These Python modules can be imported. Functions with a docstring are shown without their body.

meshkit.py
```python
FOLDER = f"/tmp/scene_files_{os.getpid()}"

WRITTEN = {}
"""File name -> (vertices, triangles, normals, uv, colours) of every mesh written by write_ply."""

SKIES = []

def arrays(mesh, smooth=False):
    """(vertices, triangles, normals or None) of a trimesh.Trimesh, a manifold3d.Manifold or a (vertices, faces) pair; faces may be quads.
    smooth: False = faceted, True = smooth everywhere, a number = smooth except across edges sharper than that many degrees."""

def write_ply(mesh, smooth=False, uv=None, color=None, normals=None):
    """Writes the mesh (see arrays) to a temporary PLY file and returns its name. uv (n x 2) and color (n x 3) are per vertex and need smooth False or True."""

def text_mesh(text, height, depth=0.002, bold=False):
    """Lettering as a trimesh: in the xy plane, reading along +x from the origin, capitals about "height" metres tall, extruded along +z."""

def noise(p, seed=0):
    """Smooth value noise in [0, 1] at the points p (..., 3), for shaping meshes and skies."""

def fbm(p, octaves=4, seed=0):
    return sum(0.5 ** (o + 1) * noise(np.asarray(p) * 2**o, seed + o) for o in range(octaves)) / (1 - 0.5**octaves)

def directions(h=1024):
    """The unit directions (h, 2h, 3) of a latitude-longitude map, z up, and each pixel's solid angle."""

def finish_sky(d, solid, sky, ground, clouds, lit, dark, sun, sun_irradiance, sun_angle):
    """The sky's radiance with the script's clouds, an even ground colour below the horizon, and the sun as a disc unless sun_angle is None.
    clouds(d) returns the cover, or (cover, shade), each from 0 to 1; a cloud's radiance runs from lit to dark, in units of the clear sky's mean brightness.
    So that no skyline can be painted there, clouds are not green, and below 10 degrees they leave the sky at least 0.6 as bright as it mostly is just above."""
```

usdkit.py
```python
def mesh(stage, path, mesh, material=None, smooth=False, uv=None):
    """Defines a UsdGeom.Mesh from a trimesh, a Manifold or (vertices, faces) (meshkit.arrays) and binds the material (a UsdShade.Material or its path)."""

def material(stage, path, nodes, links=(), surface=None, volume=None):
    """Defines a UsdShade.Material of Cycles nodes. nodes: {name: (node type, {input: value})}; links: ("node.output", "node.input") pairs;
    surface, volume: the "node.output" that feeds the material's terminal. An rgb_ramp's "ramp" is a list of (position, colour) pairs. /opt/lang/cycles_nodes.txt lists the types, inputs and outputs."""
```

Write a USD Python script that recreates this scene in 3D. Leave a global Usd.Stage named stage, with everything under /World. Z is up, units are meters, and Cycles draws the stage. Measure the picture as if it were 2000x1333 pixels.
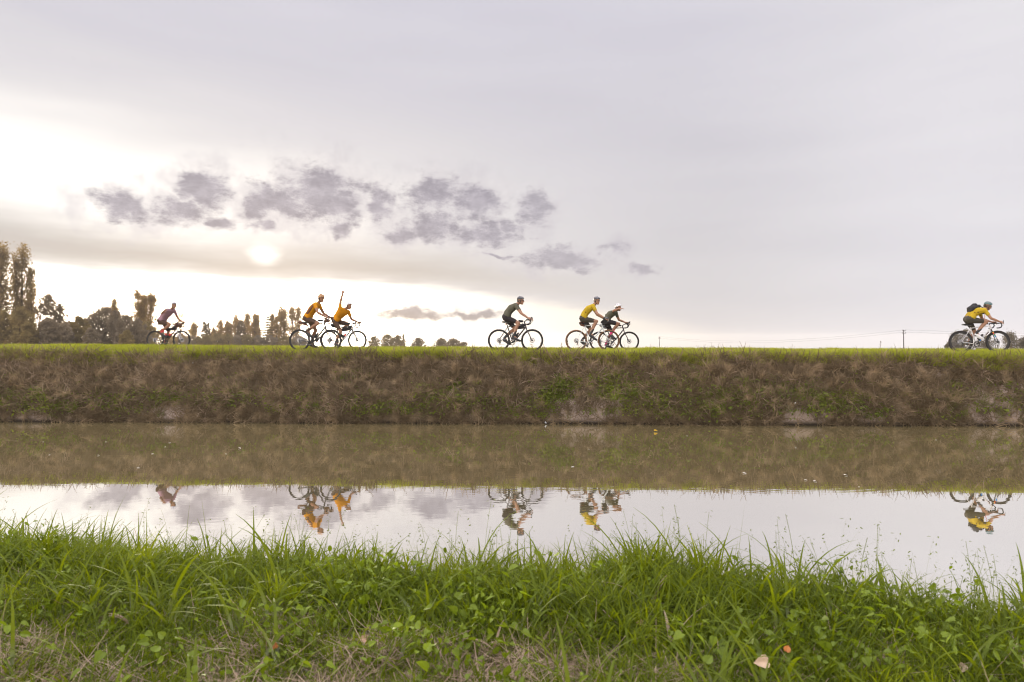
import math, random
import numpy as np
import trimesh
import manifold3d as m3
from pxr import Usd, UsdGeom, UsdLux, UsdShade, Gf, Sdf, Vt
import usdkit, meshkit

rng = np.random.default_rng(7)
random.seed(7)
stage = Usd.Stage.CreateInMemory()
UsdGeom.SetStageUpAxis(stage, UsdGeom.Tokens.z)
UsdGeom.SetStageMetersPerUnit(stage, 1.0)
UsdGeom.Xform.Define(stage, '/World')

# ------------------------------------------------------------------ camera, sky, sun, exposure
CAM_Z, HOR, FPX = 2.1, 680.0, 1333.3          # camera height over the water; horizon row and focal length of the 2000 px picture
EXPOSURE = 0.84
SUN_AZ, SUN_EL = math.atan((515 - 1000) / FPX), math.radians(4.9)   # most of its light comes through the open strip under the sheet
SPOT_EL = math.atan((HOR - 500) / math.hypot(FPX, 485))            # the bright spot in the sheet
SKY_STRENGTH, SUN_INTENSITY, SUN_ANGLE = 0.1, 0.4, 10.0

cam = UsdGeom.Camera.Define(stage, '/World/camera')
cam.CreateFocalLengthAttr(24.0)
cam.CreateHorizontalApertureAttr(36.0)
cam.CreateFStopAttr(5.0)
cam.CreateFocusDistanceAttr(19.0)
cam.CreateClippingRangeAttr(Gf.Vec2f(0.05, 30000))
cam.CreateExposureAttr(EXPOSURE)
cam.AddTranslateOp().Set((0, 0, CAM_Z))
cam.AddRotateXYZOp().Set((90 + math.degrees(math.atan(13.5 / FPX)), 0, 0))


class Graph:
    """A small writer of node graphs: every call adds a node and returns the name of its output."""

    def __init__(self):
        self.nodes, self.links = {}, []

    def add(self, kind, out, **inputs):
        name = f'{kind}_{len(self.nodes)}'
        fixed = {}
        for k, v in inputs.items():
            if isinstance(v, str) and '.' in v:
                self.links.append((v, f'{name}.{k}'))
            else:
                fixed[k] = v
        self.nodes[name] = (kind, fixed)
        return f'{name}.{out}'

    def math(self, op, a, b=0.0, c=0.0):
        return self.add('math', 'value', math_type=op, value1=a, value2=b, value3=c)

    def step(self, x, a, b, lo=0.0, hi=1.0):
        return self.add('map_range', 'result', range_type='smoothstep', value=x, from_min=a, from_max=b, to_min=lo, to_max=hi, clamp=True)

    def lin(self, x, a, b, lo=0.0, hi=1.0):
        return self.add('map_range', 'result', range_type='linear', value=x, from_min=a, from_max=b, to_min=lo, to_max=hi, clamp=True)

    def mix(self, fac, a, b, how='mix'):
        return self.add('mix', 'color', mix_type=how, fac=fac, color1=a, color2=b)

    def noise(self, vec, scale, detail=3.0, rough=0.5, distortion=0.0, out='fac'):
        return self.add('noise_texture', out, dimensions='3D', vector=vec, scale=scale, detail=detail, roughness=rough, distortion=distortion)

    def make(self, name, surface=None, volume=None):
        return usdkit.material(stage, '/World/Looks/' + name, self.nodes, self.links, surface=surface, volume=volume)


def sky_dir(px, py):
    """Azimuth and elevation of what stands at this place of the picture."""
    return math.atan((px - 1000) / FPX), math.atan((HOR - py) / math.hypot(FPX, px - 1000))


def sky_material():
    g = Graph()
    d = g.add('texture_coordinate', 'generated')
    xyz = g.add('separate_xyz', 'x', vector=d).rpartition('.')[0]
    az = g.math('arctan2', xyz + '.x', xyz + '.y')
    el = g.math('arcsine', xyz + '.z')
    p = g.add('combine_xyz', 'vector', x=az, y=el, z=0.0)
    U = 1 / FPX

    def line(pts):
        """Elevation of a bent line through picture places, as a function of azimuth (clamped at its ends)."""
        q = [sky_dir(*t) for t in pts]
        out = None
        for (a0, e0), (a1, e1) in zip(q, q[1:]):
            if out is None:
                out = g.lin(az, a0, a1, e0, e1)
            else:
                out = g.math('add', out, g.lin(az, a0, a1, 0.0, e1 - e0))
        return out

    stretched = g.add('mapping', 'vector', mapping_type='point', vector=d, scale=(2.2, 2.2, 13.0), rotation=(0.0, 0.16, 0.0))
    soft = g.noise(stretched, 1.6, 2.0, 0.5)
    soft0 = g.math('subtract', soft, 0.5)
    fine = g.noise(stretched, 6.0, 2.0, 0.55)
    fine0 = g.math('subtract', fine, 0.5)
    # the even altostratus sheet
    base = g.mix(g.lin(el, 0.0, 0.5), (0.555, 0.530, 0.538), (0.570, 0.553, 0.618))
    base = g.mix(g.step(az, sky_dir(1300, 500)[0], sky_dir(2000, 500)[0]), base, (0.665, 0.645, 0.680))
    base = g.mix(1.0, base, g.add('combine_color', 'color', r=g.math('multiply_add', soft0, 0.15, 1.0), g=g.math('multiply_add', soft0, 0.15, 1.0), b=g.math('multiply_add', soft0, 0.12, 1.0)), 'multiply')
    elw = g.math('add', el, g.math('multiply_add', soft0, 0.10, g.math('multiply', fine0, 0.012)))
    # thin bright part of the sheet: below a slanting edge, fading to the right
    e1 = g.math('subtract', line([(0, 150), (500, 262), (1000, 340), (1400, 420)]), elw)
    s = g.step(e1, -0.09, 0.085)
    s = g.math('multiply', s, g.step(az, sky_dir(1400, 400)[0], sky_dir(150, 400)[0]))
    s = g.math('power', s, 0.7)
    col = g.mix(s, base, (0.735, 0.705, 0.695))
    col = g.mix(g.math('power', s, 5.0), col, (0.97, 0.93, 0.89))
    # the darker sheet in front of the sun
    up = g.math('subtract', line([(0, 372), (250, 425), (420, 446), (640, 452), (900, 470), (1050, 500)]), g.math('multiply_add', fine0, 0.02, el))
    lo = g.math('subtract', g.math('multiply_add', fine0, 0.018, el), line([(0, 512), (260, 532), (480, 548), (640, 546), (900, 562), (1200, 600), (1500, 660)]))
    b = g.math('multiply', g.step(up, -0.008, 0.050), g.step(lo, -0.012, 0.022))
    b = g.math('multiply', b, g.lin(az, sky_dir(1300, 500)[0], sky_dir(800, 500)[0], 0.0, 0.97))
    darkcol = g.mix(g.step(lo, 0.0, 0.10), (0.475, 0.432, 0.402), (0.55, 0.518, 0.508))
    col = g.mix(b, col, darkcol)
    # open sky under the sheet, white near the sun and cream further right
    h = g.step(lo, 0.008, -0.018)
    h = g.math('power', h, 1.6)
    warm = g.add('rgb_ramp', 'color', ramp=[(0.0, (1.0, .85, .66)), (.25, (.70, .60, .475)), (.38, (.34, .30, .245)), (.48, (.185, .168, .142)), (.62, (.128, .117, .101)), (.80, (.106, .0975, .0844)), (1.0, (.0906, .0837, .075))], fac=g.lin(az, sky_dir(300, 600)[0], sky_dir(1400, 600)[0]))
    warm = g.mix(1.0, warm, (8.0, 8.0, 8.0), 'multiply')
    h = g.math('multiply', h, g.step(az, sky_dir(1750, 600)[0], sky_dir(950, 600)[0]))
    h = g.math('multiply', h, g.lin(g.math('add', el, g.math('multiply', fine0, 0.05)), sky_dir(1000, 690)[1], sky_dir(1000, 630)[1], 0.55, 1.0))
    col = g.mix(h, col, warm)
    # the sun through the sheet
    ds = g.add('vector_math', 'value', math_type='length', vector1=g.add('vector_math', 'vector', math_type='multiply_add', vector1=p, vector2=(1.0, 1.3, 0.0), vector3=(-SUN_AZ, -1.3 * SPOT_EL, 0.0)))
    spot = g.math('multiply', g.step(g.math('multiply_add', fine0, 0.03, ds), 0.032, 0.0), 1.0)
    halo = g.math('exponent', g.math('multiply', ds, -9.0))
    col = g.mix(g.math('multiply', halo, 0.05), col, (1.5, 1.36, 1.18))
    col = g.mix(spot, col, (1.20, 1.14, 1.06))
    # the small low clouds
    blobs = [(238, 405, 58, 29), (338, 412, 46, 27), (392, 372, 50, 34), (512, 392, 40, 34), (560, 398, 50, 30), (622, 378, 76, 46),
             (664, 398, 42, 36), (665, 448, 27, 19), (742, 402, 30, 36), (515, 441, 30, 10), (438, 432, 28, 10), (848, 378, 46, 30),
             (925, 398, 52, 32), (852, 442, 46, 24), (790, 455, 28, 22), (950, 457, 66, 20), (1052, 402, 32, 28), (1000, 438, 34, 12), (1092, 507, 66, 20), (1130, 512, 34, 16),
             (1205, 484, 24, 13), (1258, 524, 26, 10), (810, 613, 70, 11), (935, 614, 52, 8), (968, 500, 34, 4)]
    wob = g.noise(d, 26.0, 2.0, 0.7)
    pw = g.add('vector_math', 'vector', math_type='multiply_add', vector1=g.add('combine_xyz', 'vector', x=wob, y=wob, z=0.0), vector2=(0.050, 0.034, 0.0), vector3=p)
    dist = None
    for (cx, cy, rx, ry) in blobs:
        a, e = sky_dir(cx, cy)
        a, e = a + 0.025, e + 0.017                       # mean of the wobble
        ix, iy = 1 / (rx * U * math.cos(a) ** 2), 1 / (ry * U * math.cos(a))
        q = g.add('vector_math', 'value', math_type='length', vector1=g.add('vector_math', 'vector', math_type='multiply_add', vector1=pw, vector2=(ix, iy, 0.0), vector3=(-a * ix, -e * iy, 0.0)))
        dist = q if dist is None else g.math('minimum', dist, q)
    puff = g.noise(g.add('mapping', 'vector', mapping_type='point', vector=d, scale=(0.75, 0.75, 1.35), rotation=(0.0, 0.12, 0.0)), 42.0, 4.0, 0.68)
    dens = g.step(g.math('multiply_add', g.math('subtract', puff, 0.5), 2.6, dist), 1.42, 0.42)
    lowfar = g.step(el, 0.075, 0.04)
    dens = g.math('multiply', dens, g.math('multiply', g.math('multiply_add', lowfar, 0.10, 0.88), g.lin(az, sky_dir(1120, 400)[0], sky_dir(950, 400)[0], 0.72, 1.0)))
    ccol = g.mix(g.step(puff, 0.3, 0.7), (0.25, 0.232, 0.28), (0.40, 0.372, 0.425))
    ccol = g.mix(g.math('multiply', lowfar, 0.8), ccol, (0.235, 0.218, 0.222))
    rim = g.math('multiply', g.step(dist, 2.0, 1.0), g.lin(az, sky_dir(1250, 400)[0], sky_dir(600, 400)[0], 0.0, 0.16))
    col = g.mix(rim, col, (1.10, 1.02, 0.94))
    veil = g.step(g.math('multiply_add', g.math('subtract', g.noise(d, 20.0, 3.0, 0.7), 0.5), 4.2, dist), 2.3, 0.7)
    col = g.mix(g.math('multiply', veil, 0.55), col, (0.52, 0.487, 0.525))
    col = g.mix(dens, col, ccol)
    # a little of the clear sky shines through everywhere
    # unseen upper sky boosted beyond a real overcast, added to light the ground
    zen_boost = g.step(g.add('separate_xyz', 'z', vector=d), 0.46, 1.0, 0.66, 3.0)
    col = g.mix(1.0, col, g.add('combine_color', 'color', r=zen_boost, g=zen_boost, b=zen_boost), 'multiply')
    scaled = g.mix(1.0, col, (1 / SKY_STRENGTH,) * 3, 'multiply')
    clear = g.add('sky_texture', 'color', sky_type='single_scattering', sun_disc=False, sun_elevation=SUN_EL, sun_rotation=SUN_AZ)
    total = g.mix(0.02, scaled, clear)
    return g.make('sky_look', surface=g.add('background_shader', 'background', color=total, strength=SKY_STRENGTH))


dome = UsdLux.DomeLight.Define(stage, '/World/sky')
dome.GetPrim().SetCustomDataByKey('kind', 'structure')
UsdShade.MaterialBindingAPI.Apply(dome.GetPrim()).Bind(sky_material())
sun = UsdLux.DistantLight.Define(stage, '/World/sun')
sun.CreateNormalizeAttr(True)
sun.CreateIntensityAttr(SUN_INTENSITY)
sun.CreateAngleAttr(SUN_ANGLE)
sun.CreateColorAttr(Gf.Vec3f(1.0, 0.86, 0.66))
sun.AddRotateXYZOp().Set((90 - math.degrees(SUN_EL), 0, 180 - math.degrees(SUN_AZ)))   # shines along -z, from the sun's place

# ------------------------------------------------------------------ helpers
def hexname(path):
    return stage.GetPrimAtPath(path).IsValid()


def numbered(base):
    path, k = base, 0
    while hexname(path):
        k += 1
        path = f'{base}_{k:03d}'
    return path


def tag(prim, label=None, category=None, group=None, kind=None):
    for k, v in (('label', label), ('category', category), ('group', group), ('kind', kind)):
        if v:
            prim.SetCustomDataByKey(k, v)
    return prim


def thing(name, label, category, loc=(0, 0, 0), yaw=0.0, group=None):
    x = UsdGeom.Xform.Define(stage, numbered('/World/' + name))
    x.AddTranslateOp().Set(Gf.Vec3d(*map(float, loc)))
    x.AddRotateZOp().Set(math.degrees(yaw))
    return tag(x.GetPrim(), label, category, group)


def part(name, mesh, mat, parent=None, smooth=False, label=None):
    base = (str(parent.GetPath()) if parent else '/World') + '/' + name
    p = usdkit.mesh(stage, numbered(base), mesh, mat, smooth=smooth).GetPrim()
    if label:
        p.SetCustomDataByKey('label', label)
    return p


def cat(*ms):
    return trimesh.util.concatenate([m for m in ms if m is not None])


def man(m):
    """A Manifold as a trimesh."""
    q = m.to_mesh()
    return trimesh.Trimesh(q.vert_properties[:, :3], q.tri_verts, process=False)


def tube(pts, r, sides=8, caps=True):
    """A round bar along a bent line."""
    p = np.asarray(pts, float)
    r = np.broadcast_to(np.asarray(r, float), (len(p),))
    t = np.gradient(p, axis=0)
    t /= np.linalg.norm(t, axis=1, keepdims=True) + 1e-12
    ref = np.array([0, 0, 1.0]) if abs(t[:, 2]).max() < 0.95 else (np.array([1.0, 0, 0]) if abs(t[:, 0]).max() < 0.95 else np.array([0.3, 0.9, 0.1]))
    a = np.cross(t, ref)
    a /= np.linalg.norm(a, axis=1, keepdims=True) + 1e-12
    b = np.cross(t, a)
    w = np.arange(sides) * 2 * np.pi / sides
    v = (p[:, None] + r[:, None, None] * (np.cos(w)[None, :, None] * a[:, None] + np.sin(w)[None, :, None] * b[:, None])).reshape(-1, 3)
    f = []
    for i in range(len(p) - 1):
        for j in range(sides):
            k = (j + 1) % sides
            f += [(i * sides + j, (i + 1) * sides + j, (i + 1) * sides + k), (i * sides + j, (i + 1) * sides + k, i * sides + k)]
    if caps:
        n = len(v)
        v = np.vstack([v, p[0], p[-1]])
        for j in range(sides):
            k = (j + 1) % sides
            f += [(n, j, k), (n + 1, (len(p) - 1) * sides + k, (len(p) - 1) * sides + j)]
    return trimesh.Trimesh(v, np.array(f), process=False)


def ball(c, r, scale=(1, 1, 1), sub=2):
    m = trimesh.creation.icosphere(sub, r)
    m.apply_scale(scale)
    m.apply_translation(c)
    return m


def rbox(size, r=0.01, loc=(0, 0, 0), rot=None):
    """A box with rounded edges: hull of eight balls."""
    s = np.array(size) / 2 - r
    pts = []
    b = trimesh.creation.icosphere(1, r).vertices
    for sx in (-1, 1):
        for sy in (-1, 1):
            for sz in (-1, 1):
                pts.append(b + s * (sx, sy, sz))
    m = trimesh.convex.convex_hull(np.vstack(pts))
    if rot is not None:
        m.apply_transform(rot)
    m.apply_translation(loc)
    return m


def roty(a):
    return trimesh.transformations.rotation_matrix(a, [0, 1, 0])


def rotz(a):
    return trimesh.transformations.rotation_matrix(a, [0, 0, 1])


def fbm2(x, y, scale, seed=0, octaves=4):
    p = np.stack([np.asarray(x, float) * scale, np.asarray(y, float) * scale, np.full(np.shape(x), 0.37)], -1)
    return meshkit.fbm(p, octaves, seed)


def plain(name, col, rough=0.6, spec=0.3, vary=0.0, metallic=0.0, scale=20.0):
    g = Graph()
    c = col
    if vary:
        pos = g.add('geometry', 'position')
        n = g.noise(pos, scale, 4.0, 0.6)
        c = g.mix(n, tuple(x * (1 - vary) for x in col), tuple(x * (1 + vary) for x in col))
    return g.make(name, surface=g.add('principled_bsdf', 'BSDF', base_color=c, roughness=rough, specular_ior_level=spec, metallic=metallic))


def foliage(name, ramp, trans, tfac=0.35, rough=0.55, spec=0.25, patch=(0.8, 0.35), dry=None, root_shade=None, single=0.9):
    """Leaves and blades: colour from the single leaf (its island) and from patches; part of the light passes through."""
    g = Graph()
    geo = g.add('geometry', 'position').rpartition('.')[0]
    n = g.noise(geo + '.position', patch[0], 3.0, 0.55)
    n = g.math('multiply_add', g.math('subtract', n, 0.5), 1.7 * patch[1], g.math('multiply_add', g.math('subtract', geo + '.random_per_island', 0.5), single, 0.5))
    r = g.add('rgb_ramp', 'color', ramp=ramp, fac=n)
    tcol = g.mix(1.0, r, trans, 'multiply')
    if dry:
        dn = g.step(g.noise(geo + '.position', dry[0], 3.0, 0.6), dry[1], dry[1] + 0.12)
        r = g.mix(dn, r, dry[2])
        tcol = g.mix(dn, tcol, tuple(0.8 * x for x in dry[2]))
    if root_shade:  # colour shift at the blade feet stands in for shade between blades
        t = g.add('attribute', 'fac', attribute='along')
        r = g.mix(g.step(t, -0.02, root_shade[0]), g.mix(root_shade[2], r, root_shade[1]), r)
    s = g.add('principled_bsdf', 'BSDF', base_color=r, roughness=rough, specular_ior_level=spec)
    tr = g.add('translucent_bsdf', 'BSDF', color=tcol)
    return g.make(name, surface=g.add('mix_closure', 'closure', fac=tfac, closure1=s, closure2=tr))


def blades(n, length, width, spread, lean, bend, rs, segs=5, base=None, tipw=0.12, twist=0.6):
    """n ribbons (vertices, triangles, how far along each vertex is): grass blades, hay, reeds."""
    L = rs.uniform(*length, n)
    W = rs.uniform(*width, n)
    if base is None:
        rad, an = spread * np.sqrt(rs.random(n)), rs.uniform(0, 2 * np.pi, n)
        base = np.stack([rad * np.cos(an), rad * np.sin(an), np.zeros(n)], 1)
    az = rs.uniform(0, 2 * np.pi, n)
    th0 = rs.uniform(lean[0], lean[1], n)
    dth = rs.uniform(bend[0], bend[1], n)
    t = np.linspace(0, 1, segs + 1)
    th = th0[:, None] + dth[:, None] * t[None] ** 1.5
    step = (L / segs)[:, None]
    r = np.concatenate([np.zeros((n, 1)), np.cumsum(np.sin(th[:, 1:]) * step, 1)], 1)
    z = np.concatenate([np.zeros((n, 1)), np.cumsum(np.cos(th[:, 1:]) * step, 1)], 1)
    c = base[:, None] + np.stack([r * np.cos(az)[:, None], r * np.sin(az)[:, None], z], -1)
    w = W[:, None] * np.interp(t, [0, 0.15, 0.5, 1], [0.6, 1.0, 0.85, tipw])[None] / 2
    face = az[:, None] + np.pi / 2 + (rs.uniform(-twist, twist, n)[:, None] + rs.uniform(-twist, twist, n)[:, None] * t[None])
    side = np.stack([np.cos(face), np.sin(face), np.zeros_like(face)], -1) * w[..., None]
    v = np.stack([c - side, c + side], 2).reshape(-1, 3)
    k = 2 * np.arange(segs)
    f1 = np.stack([k, k + 1, k + 3], 1)
    f2 = np.stack([k, k + 3, k + 2], 1)
    f = (np.concatenate([f1, f2])[None] + (np.arange(n) * 2 * (segs + 1))[:, None, None]).reshape(-1, 3)
    return v, f, np.broadcast_to(np.repeat(t, 2)[None], (n, 2 * (segs + 1))).ravel()


def leaf_shape(kind):
    """One leaf of a few triangles, about 1 long along +x, slightly folded."""
    if kind == 'heart':
        o = [(0, 0), (-0.08, 0.22), (0.06, 0.42), (0.35, 0.44), (0.72, 0.24), (1.0, 0.0), (0.72, -0.24), (0.35, -0.44), (0.06, -0.42), (-0.08, -0.22)]
    elif kind == 'long':
        o = [(0, 0), (0.2, 0.13), (0.5, 0.18), (0.8, 0.11), (1.0, 0.0), (0.8, -0.11), (0.5, -0.18), (0.2, -0.13)]
    else:
        o = [(0, 0), (0.15, 0.24), (0.45, 0.34), (0.78, 0.24), (1.0, 0.0), (0.78, -0.24), (0.45, -0.34), (0.15, -0.24)]
    o = np.array(o)
    n = len(o)
    v = np.column_stack([o, 0.35 * np.abs(o[:, 1]) - 0.12 * o[:, 0] ** 2])
    v = np.vstack([v, [0.45, 0, -0.03]])
    return v, np.array([(i, (i + 1) % n, n) for i in range(n)])


def scatter_leaves(centres, size, rs, kind='oval', up=0.5, face=None):
    """Leaves at the given places (vertices, triangles)."""
    lv, lf = leaf_shape(kind)
    n = len(centres)
    az = rs.uniform(0, 2 * np.pi, n)
    tilt = rs.normal(0, 0.55, n) - 0.15
    roll = rs.normal(0, 0.6, n)
    s = rs.uniform(size[0], size[1], n)
    x = np.stack([np.cos(az) * np.cos(tilt), np.sin(az) * np.cos(tilt), np.sin(tilt)], 1)
    y0 = np.stack([-np.sin(az), np.cos(az), np.zeros(n)], 1)
    z0 = np.cross(x, y0)
    y = y0 * np.cos(roll)[:, None] + z0 * np.sin(roll)[:, None]
    z = np.cross(x, y)
    v = centres[:, None] + s[:, None, None] * (lv[None, :, :1] * x[:, None] + lv[None, :, 1:2] * y[:, None] + lv[None, :, 2:] * z[:, None])
    f = lf[None] + (np.arange(n) * len(lv))[:, None, None]
    return v.reshape(-1, 3), f.reshape(-1, 3)


def join(*vf):
    v, f, at = [], [], 0
    for a, b in vf:
        v.append(a)
        f.append(b + at)
        at += len(a)
    return np.vstack(v), np.vstack(f)


def instancer(name, protos, where, yaw, scale, mat, label, category, tilt=None, proto_of=None, rs=None, along=None):
    """Many copies of a few meshes as ONE object of stuff."""
    path = numbered('/World/' + name)
    pi = UsdGeom.PointInstancer.Define(stage, path)
    targets = []
    for k, pr in enumerate(protos):
        m = usdkit.mesh(stage, f'{path}/tuft_{k + 1:03d}', (pr[0], pr[1]), mat)
        if len(pr) > 2:
            UsdGeom.PrimvarsAPI(m).CreatePrimvar('along', Sdf.ValueTypeNames.FloatArray, 'vertex').Set(Vt.FloatArray.FromNumpy(pr[2].astype(np.float32)))
        targets.append(m.GetPath())
    pi.CreatePrototypesRel().SetTargets(targets)
    n = len(where)
    rs = rs or np.random.default_rng(3)
    pi.CreateProtoIndicesAttr(Vt.IntArray.FromNumpy((rs.integers(0, len(protos), n) if proto_of is None else proto_of).astype(np.int32)))
    pi.CreatePositionsAttr(Vt.Vec3fArray.FromNumpy(np.asarray(where, np.float32)))
    s = np.asarray(scale, np.float32)
    pi.CreateScalesAttr(Vt.Vec3fArray.FromNumpy(np.repeat(s[:, None], 3, 1) if s.ndim == 1 else s))
    # orientation: yaw about z, then tilt the z axis towards the given normal
    q = np.stack([np.cos(yaw / 2), np.zeros(n), np.zeros(n), np.sin(yaw / 2)], 1)
    if tilt is not None:
        nz = tilt / np.linalg.norm(tilt, axis=1, keepdims=True)
        ax = np.cross(np.array([0, 0, 1.0]), nz)
        w = 1 + nz[:, 2]
        t = np.column_stack([w, ax])
        t /= np.linalg.norm(t, axis=1, keepdims=True)
        a, b = t, q
        q = np.stack([a[:, 0] * b[:, 0] - (a[:, 1:] * b[:, 1:]).sum(1),
                      a[:, 0] * b[:, 1] + a[:, 1] * b[:, 0] + a[:, 2] * b[:, 3] - a[:, 3] * b[:, 2],
                      a[:, 0] * b[:, 2] - a[:, 1] * b[:, 3] + a[:, 2] * b[:, 0] + a[:, 3] * b[:, 1],
                      a[:, 0] * b[:, 3] + a[:, 1] * b[:, 2] - a[:, 2] * b[:, 1] + a[:, 3] * b[:, 0]], 1)
    pi.CreateOrientationsAttr(Vt.QuathArray([Gf.Quath(float(r[0]), float(r[1]), float(r[2]), float(r[3])) for r in q]))
    tag(pi.GetPrim(), label, category, kind='stuff')
    return pi


# ------------------------------------------------------------------ the ground
def y_water(x):
    """The far waterline."""
    return 18.85 - 0.04 * x + 0.42 * (fbm2(x, 0 * x, 0.55, 5) - 0.5) + 0.12 * (fbm2(x, 0 * x, 3.0, 6) - 0.5)


def y_lip(x):
    return y_water(x) + np.clip(1.25 - 0.028 * x, 0.7, 1.9) + 0.75 * (fbm2(x, 0 * x, 0.6, 8) - 0.5)


def z_top(x):
    return 1.985 - 0.0045 * np.clip(x, -60, 60)


BARE = [(1160, 785, 115, 44), (1565, 803, 62, 30), (1955, 785, 105, 52), (1832, 735, 46, 20), (905, 765, 40, 18), (330, 800, 60, 20), (1700, 815, 40, 12), (60, 815, 50, 10)]   # eroded places, in the picture's pixels


def far_profile(x, s):
    """Points of the far bank: s from -1 (canal bed) over 0 (waterline) and 1 (lip) to 2 (path)."""
    yw, yl, zt = y_water(x), y_lip(x), z_top(x)
    zl = zt - 0.11 + 0.13 * (fbm2(x, 0 * x, 0.33, 9) - 0.5)
    u = np.clip(s, 0, 1)
    # a short steep foot, then a slope, then a rounded lip
    zz = np.interp(u, [0, 0.06, 0.16, 0.8, 0.93, 1.0], [0.0, 0.17, 0.36, 0.83, 0.955, 1.0])
    y = yw + (yl - yw) * u
    z = zl * zz
    face = np.sin(np.pi * np.clip(u, 0, 1)) ** 0.6
    big = fbm2(x, s * 1.6, 0.9, 11) - 0.5
    mid = fbm2(x, s * 1.6, 3.1, 12) - 0.5
    fine = fbm2(x, s * 1.6, 11.0, 13) - 0.5
    push = face * (0.70 * big + 0.62 * mid + 0.20 * fine)
    y = y - 0.75 * push
    z = z + 0.55 * push
    below = np.clip(-s, 0, 1)
    y = np.where(s < 0, yw - 2.5 * below ** 1.5 + 0.05, y)
    z = np.where(s < 0, -1.1 * below, z)
    above = np.clip(s - 1, 0, None)
    yp = 21.7 - 0.1 * x
    y = np.where(s > 1, yl + (yp + 4.5 - yl) * above, y)
    d = y - yl
    z = np.where(s > 1, zl + (zt - zl) * np.clip(d / 1.2, 0, 1) + 0.03 * (fbm2(x, y, 1.2, 14) - 0.5) * np.clip(d, 0, 1) * np.clip(1.5 - np.abs(d - 1.0), 0.2, 1), z)
    return y, z


def far_normal(x, s, e=0.02):
    y0, z0 = far_profile(x, s - e)
    y1, z1 = far_profile(x, s + e)
    ty, tz = y1 - y0, z1 - z0
    return np.stack([np.zeros_like(x), -tz, ty], 1) / (np.hypot(ty, tz)[:, None] + 1e-9)


def to_px(x, y, z):
    return 1000 + FPX * x / y, HOR - FPX * (z - CAM_Z) / y


def bare_mask(x, y, z):
    px, py = to_px(x, y, z)
    wob = 0.6 * (fbm2(px, py, 0.03, 31) - 0.5)
    m = np.zeros_like(x)
    for cx, cy, rx, ry in BARE:
        d = np.hypot((px - cx) / rx, (py - cy) / ry) + wob
        m = np.maximum(m, np.clip((1.15 - d) / 0.35, 0, 1))
    return m


def grid(xs, ss, fn):
    X, S = np.meshgrid(xs, ss)
    Y, Z = fn(X.ravel(), S.ravel())
    v = np.stack([X.ravel(), Y, Z], 1)
    nx, ns = len(xs), len(ss)
    i, j = np.meshgrid(np.arange(ns - 1), np.arange(nx - 1), indexing='ij')
    a = (i * nx + j).ravel()
    f = np.concatenate([np.stack([a, a + 1, a + nx + 1], 1), np.stack([a, a + nx + 1, a + nx], 1)])
    return v, f


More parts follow.
